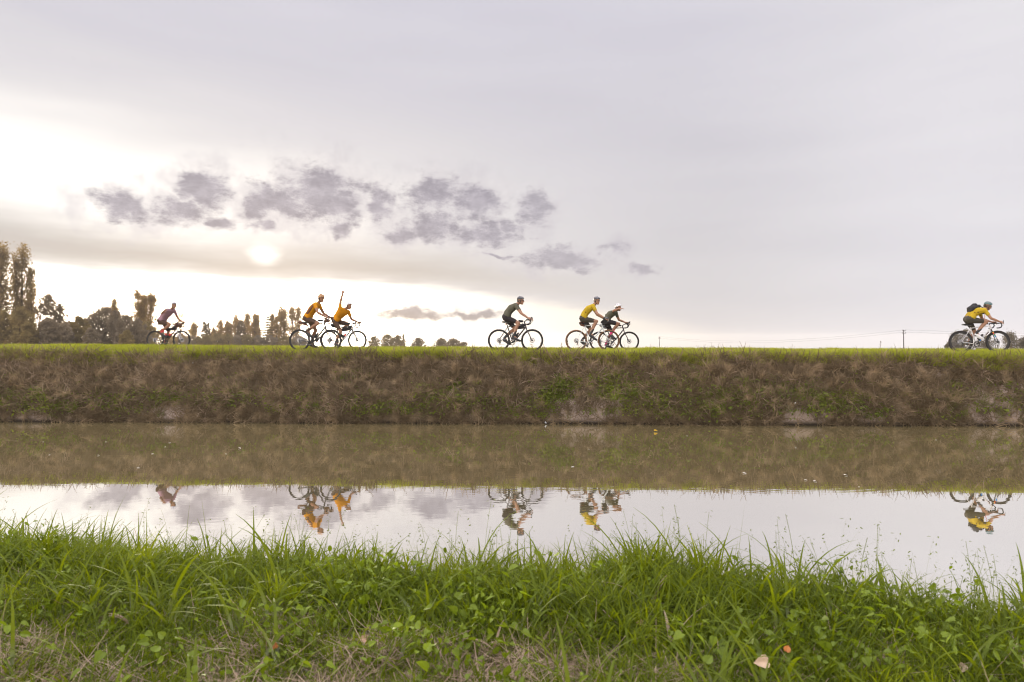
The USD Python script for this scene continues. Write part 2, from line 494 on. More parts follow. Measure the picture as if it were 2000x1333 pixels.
def soil_material():
    g = Graph()
    pos = g.add('geometry', 'position')
    n1, n2 = g.noise(pos, 2.2, 5.0, 0.6), g.noise(pos, 17.0, 5.0, 0.65)
    col = g.add('rgb_ramp', 'color', ramp=[(0.25, (0.10, 0.075, 0.046)), (0.5, (0.24, 0.182, 0.118)), (0.75, (0.38, 0.300, 0.200))], fac=g.math('multiply_add', n2, 0.6, g.math('multiply', n1, 0.4)))
    bare = g.add('attribute', 'fac', attribute='bare')
    clay = g.mix(n2, (0.19, 0.145, 0.115), (0.40, 0.315, 0.255))
    col = g.mix(bare, col, clay)
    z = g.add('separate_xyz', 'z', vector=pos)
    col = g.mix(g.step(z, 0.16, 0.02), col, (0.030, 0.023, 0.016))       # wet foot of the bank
    h = g.math('multiply_add', g.noise(pos, 40.0, 4.0, 0.7), 0.4, n2)
    nor = g.add('bump', 'normal', height=h, strength=1.0, distance=0.05)
    return g.make('bank_soil', surface=g.add('principled_bsdf', 'BSDF', base_color=col, roughness=0.9, specular_ior_level=0.15, normal=nor))


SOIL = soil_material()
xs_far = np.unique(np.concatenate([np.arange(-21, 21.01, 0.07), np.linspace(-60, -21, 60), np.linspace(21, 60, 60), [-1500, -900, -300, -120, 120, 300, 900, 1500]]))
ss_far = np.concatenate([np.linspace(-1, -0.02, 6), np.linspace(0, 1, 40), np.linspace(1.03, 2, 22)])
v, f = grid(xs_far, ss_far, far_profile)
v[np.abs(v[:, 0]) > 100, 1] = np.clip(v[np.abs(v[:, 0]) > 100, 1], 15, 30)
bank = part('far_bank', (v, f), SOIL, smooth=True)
UsdGeom.PrimvarsAPI(bank).CreatePrimvar('bare', Sdf.ValueTypeNames.FloatArray, 'vertex').Set(Vt.FloatArray.FromNumpy(bare_mask(v[:, 0], v[:, 1], v[:, 2]).astype(np.float32)))
tag(bank, kind='structure')


def path_y(x, o):
    return 21.7 - 0.1 * np.clip(x, -60, 60) + o


# the gravel track on the top of the dike
def track_pts(X, S):
    y = path_y(X, 0) - 0.55 + S * 3.2
    s_of = 1 + (y - y_lip(X)) / (path_y(X, 4.5) - y_lip(X))
    _, z = far_profile(X, s_of)
    return y, z + 0.006 + 0.02 * np.sin(np.pi * S)


g = Graph()
pos = g.add('geometry', 'position')
col = g.mix(g.noise(pos, 30.0, 5.0, 0.7), (0.20, 0.17, 0.13), (0.36, 0.32, 0.26))
TRACK = g.make('track_gravel', surface=g.add('principled_bsdf', 'BSDF', base_color=col, roughness=0.95, specular_ior_level=0.1))
v, f = grid(np.linspace(-45, 45, 500), np.linspace(0, 1, 8), track_pts)
tag(part('path', (v, f), TRACK, smooth=True), kind='structure')

# the dike's far side and the plain behind it
g = Graph()
pos = g.add('geometry', 'position')
col = g.mix(g.noise(pos, 0.05, 5.0, 0.6), (0.060, 0.075, 0.025), (0.13, 0.12, 0.05))
FIELD = g.make('field_grass', surface=g.add('principled_bsdf', 'BSDF', base_color=col, roughness=0.9, specular_ior_level=0.1))


def back_pts(X, S):
    y0 = path_y(X, 4.48)
    _, z0 = far_profile(X, np.full_like(X, 1.995))
    y = y0 + np.interp(S, [0, 0.25, 0.6, 0.8, 1], [0, 4, 40, 300, 1500])
    z = np.where(S <= 0.25, z0 + (0.9 - z0) * (S / 0.25), 0.9) + np.where(S > 0.25, 0.25 * (fbm2(X, y, 0.02, 41) - 0.5), 0)
    return y, z


xs_b = np.unique(np.concatenate([np.linspace(-60, 60, 121), [-1500, -900, -400, -200, -100, 100, 200, 400, 900, 1500]]))
v, f = grid(xs_b, np.concatenate([np.linspace(0, 0.25, 6), np.linspace(0.3, 1, 30)]), back_pts)
tag(part('field', (v, f), FIELD, smooth=True), kind='structure')


def y_near(x):
    """The near bank's edge."""
    return np.clip(3.22 - 0.20 * x, 1.6, 4.6) + 0.30 * (fbm2(x, 0 * x, 0.9, 51) - 0.5) + 0.26 * np.exp(-((x - 0.85) / 0.55) ** 2)


def z_near(x, y):
    e = y - y_near(x)
    flat = 1.0 + 0.05 * (fbm2(x, y, 1.6, 52) - 0.5) + 0.03 * (fbm2(x, y, 7.0, 53) - 0.5)
    return np.where(e < 0, flat - 0.06 * np.exp(e / 0.25), flat - 0.06 - 1.0 * e)


xs_n = np.unique(np.concatenate([np.arange(-6, 6.01, 0.06), np.linspace(-40, -6, 40), np.linspace(6, 40, 40), [-1500, -600, -150, 150, 600, 1500]]))
ys_n = np.concatenate([[-1200, -600, -150, -60, -30, -15, -8, -4, -2, -1], np.arange(-0.5, 6.01, 0.06)])
X, Y = np.meshgrid(xs_n, ys_n)
Z = np.maximum(z_near(X.ravel(), Y.ravel()), -1.15)
i, j = np.meshgrid(np.arange(len(ys_n) - 1), np.arange(len(xs_n) - 1), indexing='ij')
a = (i * len(xs_n) + j).ravel()
f = np.concatenate([np.stack([a, a + 1, a + len(xs_n) + 1], 1), np.stack([a, a + len(xs_n) + 1, a + len(xs_n)], 1)])
nb = part('near_bank', (np.stack([X.ravel(), Y.ravel(), Z], 1), f), SOIL, smooth=True)
UsdGeom.PrimvarsAPI(nb).CreatePrimvar('bare', Sdf.ValueTypeNames.FloatArray, 'vertex').Set(Vt.FloatArray.FromNumpy(np.full(len(Z), 0.35, np.float32)))
tag(nb, kind='structure')
# the canal's bed
bed = trimesh.Trimesh([(-1500, 5.2, -1.12), (1500, 5.2, -1.12), (1500, 18, -1.12), (-1500, 18, -1.12)], [(0, 1, 2), (0, 2, 3)], process=False)
tag(part('canal_bed', bed, SOIL), kind='structure')


def water_material():
    g = Graph()
    pos = g.add('geometry', 'position')
    st = g.add('mapping', 'vector', mapping_type='point', vector=pos, scale=(0.8, 1.5, 1.0))
    n1 = g.noise(st, 1.3, 2.0, 0.5)
    n2 = g.noise(st, 6.5, 2.0, 0.5)
    calm = g.step(g.noise(pos, 0.16, 2.0, 0.5), 0.35, 0.65, 0.35, 1.0)
    # rings from a small disturbance
    rc = g.add('vector_math', 'value', math_type='length', vector1=g.add('vector_math', 'vector', math_type='add', vector1=pos, vector2=(-4.6, -12.2, 0.0)))
    ring = g.math('multiply', g.math('sine', g.math('multiply', rc, 42.0)), g.math('multiply', g.step(rc, 0.9, 1.5), g.step(rc, 3.2, 1.9)))
    h = g.math('multiply_add', n1, 1.0, g.math('multiply', n2, 0.30))
    h = g.math('multiply_add', ring, 0.035, g.math('multiply', h, calm))
    nor = g.add('bump', 'normal', height=h, strength=1.0, distance=0.0015)
    fr = g.add('fresnel', 'fac', IOR=1.33, normal=nor)
    body = g.mix(g.noise(pos, 0.5, 3.0, 0.5), (0.10, 0.080, 0.034), (0.13, 0.103, 0.046))
    dif = g.add('diffuse_bsdf', 'BSDF', color=body)
    glo = g.add('glossy_bsdf', 'BSDF', color=(0.97, 0.96, 0.95), roughness=0.012, normal=nor, distribution='ggx')
    return g.make('canal_water', surface=g.add('mix_closure', 'closure', fac=g.lin(fr, 0.03, 0.20, 0.2, 0.88), closure1=dif, closure2=glo))


wm = trimesh.Trimesh([(-1500, 2.6, 0), (1500, 2.6, 0), (1500, 21.5, 0), (-1500, 21.5, 0)], [(0, 1, 2), (0, 2, 3)], process=False)
tag(part('water', wm, water_material()), kind='structure')

# ------------------------------------------------------------------ vegetation of the two banks
G_NEAR = foliage('meadow_grass', [(0.0, (0.10, 0.135, 0.006)), (0.3, (0.27, 0.325, 0.008)), (0.6, (0.53, 0.575, 0.018)), (1.0, (0.86, 0.84, 0.14))], (1.75, 1.55, 0.5), tfac=0.56,
                 rough=0.5, spec=0.2, patch=(3.0, 0.7), single=1.2, root_shade=(0.40, (0.62, 0.60, 0.50), 0.9))
G_TALL = foliage('tall_blade', [(0.0, (0.090, 0.115, 0.010)), (0.5, (0.18, 0.220, 0.018)), (1.0, (0.34, 0.36, 0.045))], (1.4, 1.4, 0.7), tfac=0.35, rough=0.4, spec=0.4, patch=(2.0, 0.4))
G_VERGE = foliage('verge_grass_look', [(0.0, (0.20, 0.225, 0.022)), (0.4, (0.31, 0.345, 0.038)), (0.75, (0.40, 0.430, 0.058)), (1.0, (0.50, 0.46, 0.12))], (1.7, 1.55, 0.7), tfac=0.45,
                  rough=0.5, spec=0.25, patch=(0.5, 0.6))
HAY = foliage('hay', [(0.0, (0.13, 0.095, 0.055)), (0.3, (0.36, 0.265, 0.155)), (0.6, (0.60, 0.455, 0.275)), (1.0, (0.94, 0.79, 0.57))], (1.0, 0.9, 0.8), tfac=0.2, rough=0.7, spec=0.15, patch=(3.2, 0.75), single=1.0)
STRAW = foliage('straw', [(0.0, (0.28, 0.20, 0.135)), (0.5, (0.54, 0.42, 0.300)), (1.0, (0.78, 0.66, 0.52))], (1.0, 0.9, 0.75), tfac=0.2, rough=0.6, spec=0.2, patch=(3.0, 0.6))
WEED = foliage('weed_leaf', [(0.0, (0.11, 0.15, 0.008)), (0.5, (0.25, 0.325, 0.018)), (1.0, (0.44, 0.50, 0.05))], (1.6, 1.6, 0.6), tfac=0.35, rough=0.5, spec=0.3, patch=(2.5, 0.6))
WEED_FAR = foliage('bank_weed_leaf', [(0.0, (0.10, 0.12, 0.014)), (0.5, (0.20, 0.230, 0.022)), (1.0, (0.32, 0.33, 0.05))], (1.5, 1.5, 0.6), tfac=0.3, rough=0.55, spec=0.25, patch=(1.2, 0.7))

# --- the far bank: hay lying on the face
rs = np.random.default_rng(11)


def on_face(n, x0, x1, s0, s1, power=1.0):
    x = rs.uniform(x0, x1, n)
    s = s0 + (s1 - s0) * rs.random(n) ** power
    y, z = far_profile(x, s)
    return x, s, y, z, far_normal(x, s)


hay = []
for k in range(7):
    n = 30
    V, F, T = blades(n, (0.10, 0.40), (0.009, 0.022), 0.18, (0.75, 1.75), (-0.5, 0.9), rs, 4, tipw=0.3)
    hay.append((V, F, T))
x, s, y, z, nr = on_face(14500, -18.5, 18.5, 0.0, 0.91)
keep = rs.random(len(x)) > 0.86 * bare_mask(x, y, z)
x, s, y, z, nr = x[keep], s[keep], y[keep], z[keep], nr[keep]
nr = nr + np.stack([rs.normal(0, .25, len(x)), np.full(len(x), -0.1), rs.normal(-0.25, .3, len(x))], 1)
instancer('dry_grass', hay, np.stack([x, y, z], 1) + 0.01 * nr, rs.uniform(0, 6.28, len(x)), rs.uniform(0.6, 1.3, len(x)), HAY,
          'brown dry mown grass hanging over the whole far bank', 'dry grass', tilt=nr, rs=rs)

# paler strands lying in swathes over it
pale = []
for k in range(6):
    pale.append(blades(15, (0.14, 0.42), (0.009, 0.017), 0.20, (0.9, 1.7), (-0.5, 0.7), rs, 5, tipw=0.4))
x, s, y, z, nr = on_face(3200, -18.5, 18.5, 0.03, 0.80)
keep = (rs.random(len(x)) < np.clip(3.2 * fbm2(x, s * 1.6, 1.9, 15) - 1.25, 0.04, 1)) & (rs.random(len(x)) > .85 * bare_mask(x, y, z))
x, y, z, nr = x[keep], y[keep], z[keep], nr[keep]
instancer('pale_hay', pale, np.stack([x, y, z], 1) + .035 * nr, rs.uniform(0, 6.28, len(x)), rs.uniform(.6, 1.1, len(x)), STRAW,
          'swathes of paler cut grass on the slope of the far bank', 'dry grass', tilt=nr + np.stack([rs.normal(0, .3, len(x)), np.zeros(len(x)), rs.normal(-.2, .3, len(x))], 1), rs=rs)

# hanging tufts under the little overhangs and at the waterline
hang = []
for k in range(5):
    V, F, T = blades(34, (0.12, 0.34), (0.006, 0.012), 0.10, (0.3, 1.2), (0.9, 2.0), rs, 5, tipw=0.2)
    hang.append((V, F, T))
x, s, y, z, nr = on_face(2300, -18.5, 18.5, 0.06, 0.80)
ok = (fbm2(x, s * 1.6, 0.9, 11) > 0.50) | (s < 0.14)
x, y, z, nr = x[ok], y[ok], z[ok], nr[ok]
instancer('hanging_grass', hang, np.stack([x, y, z], 1), rs.uniform(0, 6.28, len(x)), rs.uniform(0.5, 1.1, len(x)), HAY,
          'brown tufts of dead grass drooping from the far bank towards the water', 'dry grass', tilt=nr + [0, -0.3, -0.1], rs=rs)

# green ground cover on the lower far bank
cover = []
for k in range(5):
    n = 34
    c = np.column_stack([rs.normal(0, .11, n), rs.normal(0, .11, n), rs.uniform(0.01, 0.10, n)])
    a = scatter_leaves(c, (0.035, 0.08), rs, 'oval')
    b = blades(16, (0.05, 0.16), (0.005, 0.009), 0.14, (0.1, 0.9), (0.1, 0.8), rs, 3)
    cover.append(join(a, b[:2]))
GREEN = [(760, 800, 90, 22), (930, 795, 80, 24), (1010, 800, 70, 22), (1070, 775, 30, 30), (1100, 745, 34, 20), (1230, 760, 60, 34), (1290, 795, 80, 26), (1370, 800, 80, 28), (1210, 735, 60, 14),
         (1420, 775, 70, 22), (1500, 760, 70, 24), (1610, 800, 34, 30), (1650, 780, 40, 26), (1590, 770, 40, 14), (1820, 815, 40, 12), (20, 780, 70, 24), (120, 790, 60, 24), (440, 770, 70, 20),
         (230, 790, 40, 20), (840, 770, 40, 16), (690, 735, 40, 10), (1700, 810, 50, 14), (1330, 745, 70, 18), (330, 770, 70, 14), (580, 790, 60, 16), (1450, 812, 90, 12)]
x, s, y, z, nr = on_face(9000, -18.5, 18.5, 0.05, 0.9)
px, py = to_px(x, y, z)
m = np.zeros(len(x))
for cx, cy, rx, ry in GREEN:
    m = np.maximum(m, np.clip(1.35 - np.hypot((px - cx) / rx, (py - cy) / ry), 0, 1))
m = m * np.clip(2.4 * fbm2(px, py, 0.035, 61) - 0.35, 0, 1) + 0.05 * (s < 0.6)
keep = rs.random(len(x)) < 1.1 * m
x, y, z, nr = x[keep], y[keep], z[keep], nr[keep]
instancer('bank_weeds', cover, np.stack([x, y, z], 1) + 0.02 * nr, rs.uniform(0, 6.28, len(x)), rs.uniform(0.6, 1.25, len(x)), WEED_FAR,
          'low green weeds creeping over the lower part of the far bank', 'weeds', tilt=nr + [0, 0, 0.9], rs=rs)

# green grass along the foot of the bank, thickest right of the middle
foot = []
for k in range(5):
    foot.append(blades(26, (0.14, 0.36), (0.006, 0.012), 0.13, (0.0, 0.6), (0.1, 1.1), rs, 5))
x, s, y, z, nr = on_face(1500, -18, 18, 0.02, 0.3)
px, py = to_px(x, y, z)
w = 0.10 + 0.9 * np.exp(-((px - 1370) / 130) ** 2) + 0.45 * np.exp(-((px - 1850) / 150) ** 2) + 0.3 * np.exp(-((px - 100) / 120) ** 2)
keep = rs.random(len(x)) < 0.55 * w
x, y, z, nr = x[keep], y[keep], z[keep], nr[keep]
instancer('waterside_grass', foot, np.stack([x, y, z], 1), rs.uniform(0, 6.28, len(x)), rs.uniform(0.5, 1.1, len(x)), G_TALL,
          'green grass sprouting along the foot of the far bank', 'grass', tilt=nr * 0.6 + [0, 0, 1.0], rs=rs)

# grass on the top of the dike
verge = []
for k in range(7):
    V, F, T = blades(46, (0.07, 0.19), (0.007, 0.014), 0.15, (0.0, 0.65), (0.1, 1.0), rs, 4)
    verge.append((V, F, T))
n = 21000
x = rs.uniform(-19.5, 19.5, n)
yl = y_lip(x)
yy = yl - 0.10 + (path_y(x, 4.4) - yl + 0.1) * rs.random(n) ** 1.25
track = (yy > path_y(x, -0.30)) & (yy < path_y(x, 2.4))
keep = (~track | (rs.random(n) < 0.10))
x, yy, yl = x[keep], yy[keep], yl[keep]
sv = 1 + (yy - yl) / (path_y(x, 4.5) - yl)
sv = np.where(yy < yl, 1 + 0.5 * (yy - yl), sv)
yq, zq = far_profile(x, sv)
hgt = np.clip(0.62 + 0.75 * fbm2(x, yq, 0.7, 71), 0.6, 1.5) * np.interp(x, [-15, 0, 14], [1.12, 0.92, 1.02]) * rs.uniform(0.75, 1.2, len(x)) * np.interp(yq - yl, [-0.1, 0.3], [0.7, 1.0])
instancer('verge_grass', verge, np.stack([x, yq, zq - 0.005], 1), rs.uniform(0, 6.28, len(x)), hgt, G_VERGE,
          'short bright green grass on top of the dike along the track', 'grass', rs=rs)
# the same grass spilling over the lip in tongues
x = rs.uniform(-19.5, 19.5, 12000)
u = rs.random(len(x))
reach = 0.10 + 0.26 * np.clip(fbm2(x, 0 * x, 0.45, 72) * 2 - 0.75, 0, 1) + 0.10 * np.exp(-((x + 6.0) / 2.5) ** 2)
sv = 1.03 - reach * u
keep = rs.random(len(x)) < (1.0 - 0.6 * u) * np.clip(reach / .13, .4, 1)
x, sv = x[keep], sv[keep]
yq, zq = far_profile(x, sv)
instancer('lip_grass', verge, np.stack([x, yq - .01, zq], 1), rs.uniform(0, 6.28, len(x)), rs.uniform(.6, 1.1, len(x)), G_VERGE,
          'bright grass spilling over the upper edge of the far bank', 'grass', tilt=far_normal(x, sv) * .7 + [0, 0, .8], rs=rs)
# thin dry stalks standing over the grass on the skyline
stalks = []
for k in range(4):
    stalks.append(blades(6, (0.14, 0.30), (0.0025, 0.0045), 0.2, (0.0, 0.45), (0.0, 0.5), rs, 4, tipw=0.9))
x = rs.uniform(-18, 18, 420)
yl = y_lip(x)
yy = yl + rs.uniform(0.1, 1.6, len(x))
yq, zq = far_profile(x, 1 + (yy - yl) / (path_y(x, 4.5) - yl))
instancer('dry_stalks', stalks, np.stack([x, yq, zq], 1), rs.uniform(0, 6.28, len(x)), rs.uniform(0.5, 1.0, len(x)), STRAW,
          'thin pale grass stalks standing above the green grass of the dike', 'grass stalks', rs=rs)

# --- the near bank
rs = np.random.default_rng(23)
tufts = []
for k in range(10):
    fine = k % 2
    V, F, T = blades(20 if fine else 13, (0.12, 0.30) if fine else (0.16, 0.40), (0.0038, 0.0075) if fine else (0.0075, 0.0160), 0.055, (0.0, 0.6), (0.3, 2.2), rs, 7)
    tufts.append((V, F, T))


def near_points(n, x0=-5.0, x1=5.0, y0=1.2, past=0.75):
    x = rs.uniform(x0, x1, n)
    yn = y_near(x)
    y = y0 + (yn + past - y0) * rs.random(n)
    return x, y, yn - y


def px_near(x, y, z):
    return to_px(x, y, z)


n = 14500
x, y, e = near_points(n)
z = z_near(x, y)
px, py = px_near(x, y, z)
# straw shows through at the bottom of the picture and in a few worn places
WORN = [(60, 1290, 85, 36), (430, 1265, 90, 28), (560, 1240, 48, 30), (880, 1310, 260, 34), (1150, 1175, 60, 22), (700, 1262, 40, 20), (1330, 1335, 110, 12)]
worn = np.zeros(n)
for cx, cy, rx, ry in WORN:
    worn = np.maximum(worn, np.clip(1.4 - np.hypot((px - cx) / rx, (py - cy) / ry), 0, 1))
worn = np.clip(worn * (0.15 + 1.2 * fbm2(x, y, 4.0, 81)) + np.clip((py - 1290) / 120, 0, 0.6) * (px < 1150) * (fbm2(x, y, 2.5, 86) > 0.5), 0, 0.93)
keep = rs.random(n) > worn
x, y, z, e, px, py = x[keep], y[keep], z[keep], e[keep], px[keep], py[keep]
h = 0.80 * (0.65 + 0.75 * fbm2(x, y, 4.5, 89)) * np.interp(e, [-0.7, -0.1, 0.15, 0.6, 1.2], [1.05, 1.05, 0.95, 0.72, 0.52]) * np.clip(0.55 + 0.95 * fbm2(x, y, 1.5, 83), 0.6, 1.5) * rs.uniform(0.6, 1.1, len(x))
h *= np.interp(px, [0, 500, 900, 1250, 1500, 1750, 2000], [1.05, 1.1, 0.95, 1.18, 1.05, 0.85, 0.85])
lean = np.stack([0.28 * (fbm2(x, y, 1.3, 84) - 0.42) + rs.normal(0, .12, len(x)), rs.normal(0, .12, len(x)), np.ones(len(x))], 1)
instancer('meadow_grass', tufts, np.stack([x, y, z - 0.008], 1), rs.uniform(0, 6.28, len(x)), h, G_NEAR,
          'lush green grass covering the near bank in front of the water', 'grass', tilt=lean, rs=rs)

# broad arching blades among the finer ones
rs2 = np.random.default_rng(29)
arch = []
for k in range(8):
    arch.append(blades(7, (0.22, 0.52), (0.010, 0.021), 0.05, (0.05, 0.6), (0.7, 2.5), rs2, 9, tipw=0.08))
x = rs2.uniform(-5, 5, 2300)
yn = y_near(x)
y = 1.5 + (yn + .25 - 1.5) * rs2.random(len(x)) ** .8
px, py = px_near(x, y, z_near(x, y))
keep = rs2.random(len(x)) < np.clip(2.0 * fbm2(x, y, 1.1, 88) - .45, .08, 1) * np.interp(yn - y, [0, 1.0], [1, .55]) * np.where((py > 1255), .35, 1)
x, y, yn = x[keep], y[keep], yn[keep]
lean = np.stack([0.3 * (fbm2(x, y, 1.3, 84) - 0.42), np.zeros(len(x)), np.ones(len(x))], 1)
instancer('broad_grass', arch, np.stack([x, y, z_near(x, y) - .01], 1), rs2.uniform(0, 6.28, len(x)), rs2.uniform(.5, .95, len(x)), G_NEAR,
          'broad arching grass blades standing out of the finer grass of the near bank', 'grass', tilt=lean, rs=rs2)

# fresh short undergrowth that closes the gaps
under = []
for k in range(5):
    V, F, T = blades(34, (0.04, 0.11), (0.003, 0.006), 0.07, (0.1, 1.1), (0.2, 1.2), rs, 4)
    under.append((V, F, T))
x, y, e = near_points(6500)
z = z_near(x, y)
keep = rs.random(len(x)) < np.clip(2.2 * fbm2(x, y, 2.6, 85) - 0.45, 0.1, 1)
x, y, z = x[keep], y[keep], z[keep]
instancer('undergrowth', under, np.stack([x, y, z], 1), rs.uniform(0, 6.28, len(x)), rs.uniform(0.7, 1.3, len(x)), G_NEAR,
          'short young grass between the taller tufts of the near bank', 'grass', rs=rs)

# straw on the ground
litter = []
for k in range(5):
    litter.append(blades(26, (0.05, 0.20), (0.0018, 0.0042), 0.10, (1.15, 1.6), (-0.35, 0.35), rs, 4, tipw=0.6, base=np.column_stack([rs.normal(0, .06, 26), rs.normal(0, .06, 26), rs.uniform(0.003, 0.035, 26)])))
x, y, e = near_points(7000, past=0.2)
z = z_near(x, y)
px, py = px_near(x, y, z)
d = np.full(len(x), 0.09)
for cx, cy, rx, ry in WORN:
    d = np.maximum(d, np.clip(1.7 - np.hypot((px - cx) / rx, (py - cy) / ry), 0, 1))
d = np.maximum(d, np.clip((py - 1290) / 60, 0, 1) * (px < 1200) * (0.25 + 0.75 * (fbm2(x, y, 2.5, 86) > .48)))
keep = rs.random(len(x)) < d
x, y, z = x[keep], y[keep], z[keep]
instancer('straw_litter', litter, np.stack([x, y, z], 1), rs.uniform(0, 6.28, len(x)), rs.uniform(0.6, 1.2, len(x)), STRAW,
          'pale mown straw lying on the ground of the near bank', 'straw', rs=rs)

# broad-leaved weeds among the grass
weeds = []
for k in range(6):
    n = 16
    c = np.column_stack([rs.normal(0, .07, n), rs.normal(0, .07, n), rs.uniform(0.03, 0.16, n)])
    V, F = scatter_leaves(c, (0.018, 0.038), rs, ['heart', 'oval', 'long'][k % 3])
    stems = [tube([(p[0] * .2, p[1] * .2, 0), (p[0] * .7, p[1] * .7, p[2] * .6), p], [.0012, .001, .0008], 3, False) for p in c]
    st = cat(*stems)
    weeds.append(join((V, F), (st.vertices, st.faces)))
LEAFY = [(690, 1165, 100, 40), (830, 1215, 120, 50), (740, 1100, 120, 30), (1230, 1085, 80, 30), (1150, 1150, 100, 40), (1560, 1085, 60, 30), (1720, 1160, 120, 50), (1620, 1140, 90, 40), (330, 1240, 60, 40),
         (40, 1075, 60, 30), (1480, 1250, 120, 40), (1880, 1250, 100, 40), (930, 1180, 90, 40), (600, 1200, 60, 40), (1650, 1260, 120, 40)]
x, y, e = near_points(5200, past=0.3)
z = z_near(x, y)
px, py = px_near(x, y, z + 0.1)
d = np.full(len(x), 0.12)
for cx, cy, rx, ry in LEAFY:
    d = np.maximum(d, np.clip(1.5 - np.hypot((px - cx) / rx, (py - cy) / ry), 0, 1))
keep = rs.random(len(x)) < 0.42 * d
x, y, z, e = x[keep], y[keep], z[keep], e[keep]
instancer('broadleaf_weeds', weeds, np.stack([x, y, z], 1), rs.uniform(0, 6.28, len(x)), rs.uniform(0.7, 1.35, len(x)) * np.interp(e, [0, 1], [1.0, 0.9]), WEED,
          'round and oval leaved green weeds among the grass of the near bank', 'weeds', rs=rs)
# thin flowering stems over the edge
seed = []
for k in range(4):
    n = 5
    V, F, T = blades(n, (0.22, 0.42), (0.0014, 0.0024), 0.05, (0.0, 0.35), (0.0, 0.6), rs, 6, tipw=0.8)
    tops = V.reshape(n, 14, 3)[:, -2:].mean(1)
    heads = np.repeat(tops, 7, 0) + np.column_stack([rs.normal(0, .006, 35), rs.normal(0, .006, 35), rs.uniform(-0.09, 0.01, 35)])
    a = scatter_leaves(heads, (0.008, 0.016), rs, 'long')
    seed.append(join((V, F), a))
x, y, e = near_points(700, past=0.5)
keep = (e < 0.5)
x, y = x[keep], y[keep]
instancer('seed_stems', seed, np.stack([x, y, z_near(x, y)], 1), rs.uniform(0, 6.28, len(x)), rs.uniform(0.7, 1.1, len(x)), G_TALL,
          'thin seeding grass stems at the edge of the near bank', 'grass stems', rs=rs)

# --- single plants one can point at
def ground_at(px, py):
    """The point of the near bank seen at this place."""
    for y in np.arange(1.4, 5.5, 0.01):
        x = (px - 1000) / FPX * y
        if CAM_Z - (py - HOR) / FPX * y <= float(z_near(np.array([x]), np.array([y]))[0]):
            return x, y, float(z_near(np.array([x]), np.array([y]))[0])
    return x, y, 0.0


def reed(px, top, foot_y, label, width, curve, side=1, name='tall_grass_blade', extra=1):
    """One tall blade that stands out against the water: its tip reaches the given row."""
    y = float(y_near(np.array([(px - 1000) / FPX * 3.2]))[0]) + foot_y
    x = (px - 1000) / FPX * y
    z0 = float(z_near(np.array([x]), np.array([y]))[0])
    tip = CAM_Z - (top - HOR) / FPX * y
    L = (tip - z0) * 1.05
    r = np.random.default_rng(int(px))
    vs = []
    for q in range(extra):
        V, F, T = blades(1, (L * (1 - .22 * q),) * 2, (width,) * 2, 0.0, (0.04 + .1 * q, 0.1 + .1 * q), (curve * (1 + .3 * q),) * 2, r, 9, tipw=0.05, twist=0.25)
        c = V.reshape(-1, 2, 3).mean(1)
        ang = np.arctan2(c[-1, 1], c[-1, 0])
        want = (0 if side > 0 else np.pi) + (0.5 * q if q % 2 else -0.7 * q)
        R = rotz(want - ang)[:3, :3]
        V = V @ R.T
        # faces turned to the camera's side so that the blade shows its width
        vs.append((V, F))
    t = thing(name, label, 'grass blade', (x, y, z0 - 0.01))
    for q, vf in enumerate(vs):
        part('blade', vf, G_TALL, t)


for a in [(207, 958, -0.02, 'tall dark grass blade bending right at its tip, left of the violet rider reflection', 0.011, 0.45, 1),
          (262, 985, 0.05, 'slanting grass blade reaching up right beside the tallest left one', 0.009, 0.35, 1),
          (360, 980, -0.03, 'upright narrow grass blade just right of the violet rider reflection', 0.010, 0.06, 1),
          (414, 968, 0.02, 'upright pointed grass blade, tallest before the cloud reflection on the left', 0.010, 0.05, -1),
          (545, 1020, 0.0, 'short dark upright blade near the reflection of the mustard jersey rider', 0.010, 0.10, -1),
          (580, 1003, 0.05, 'dark grass blade leaning right under the reflected mustard jersey rider', 0.010, 0.30, 1),
          (735, 1020, 0.03, 'thin curved grass blade right of the reflected raised arm', 0.006, 0.5, 1),
          (1064, 968, 0.08, 'long thin arching grass blade between two pairs of rider reflections', 0.006, 0.75, 1),
          (1130, 1025, 0.02, 'dark blade leaning right below the reflected yellow jersey pair', 0.009, 0.5, 1),
          (1186, 1020, 0.0, 'pale arching blade that leads the tall green clump right of the middle', 0.010, 0.9, -1),
          (1434, 985, -0.02, 'tallest single upright blade in front of the blank water', 0.011, 0.08, 1),
          (1505, 1040, 0.0, 'thin upright blade right of the tallest single one', 0.006, 0.10, 1),
          (1800, 1075, 0.05, 'lone thin blade before the blank water on the right', 0.006, 0.12, -1),
          (1895, 1078, 0.0, 'thin forked stem at the far right of the near bank', 0.004, 0.30, 1)]:
    reed(*a)


def sedge(px, py, h, n, label, spread=0.10, mat=None):
    """A tuft of long blades at the foot of the far bank."""
    best = min(np.linspace(0.0, 1.0, 60), key=lambda s: abs(to_px(*[q[0] for q in (lambda xx: (xx, *far_profile(xx, np.array([s]))))(np.array([(px - 1000) / FPX * 19.4]))])[1] - py))
    x = (px - 1000) / FPX * 19.4
    y, z = (float(q[0]) for q in far_profile(np.array([x]), np.array([best])))
    r = np.random.default_rng(int(px * 7 + py))
    t = thing('sedge_tuft', label, 'grass tuft', (x, y - 0.02, z))
    V, F, T = blades(n, (h * .6, h * 1.15), (0.012, 0.022), spread, (0.05, 0.55), (0.3, 1.5), r, 7, tipw=0.1)
    part('blades', (V, F), mat or G_TALL, t)


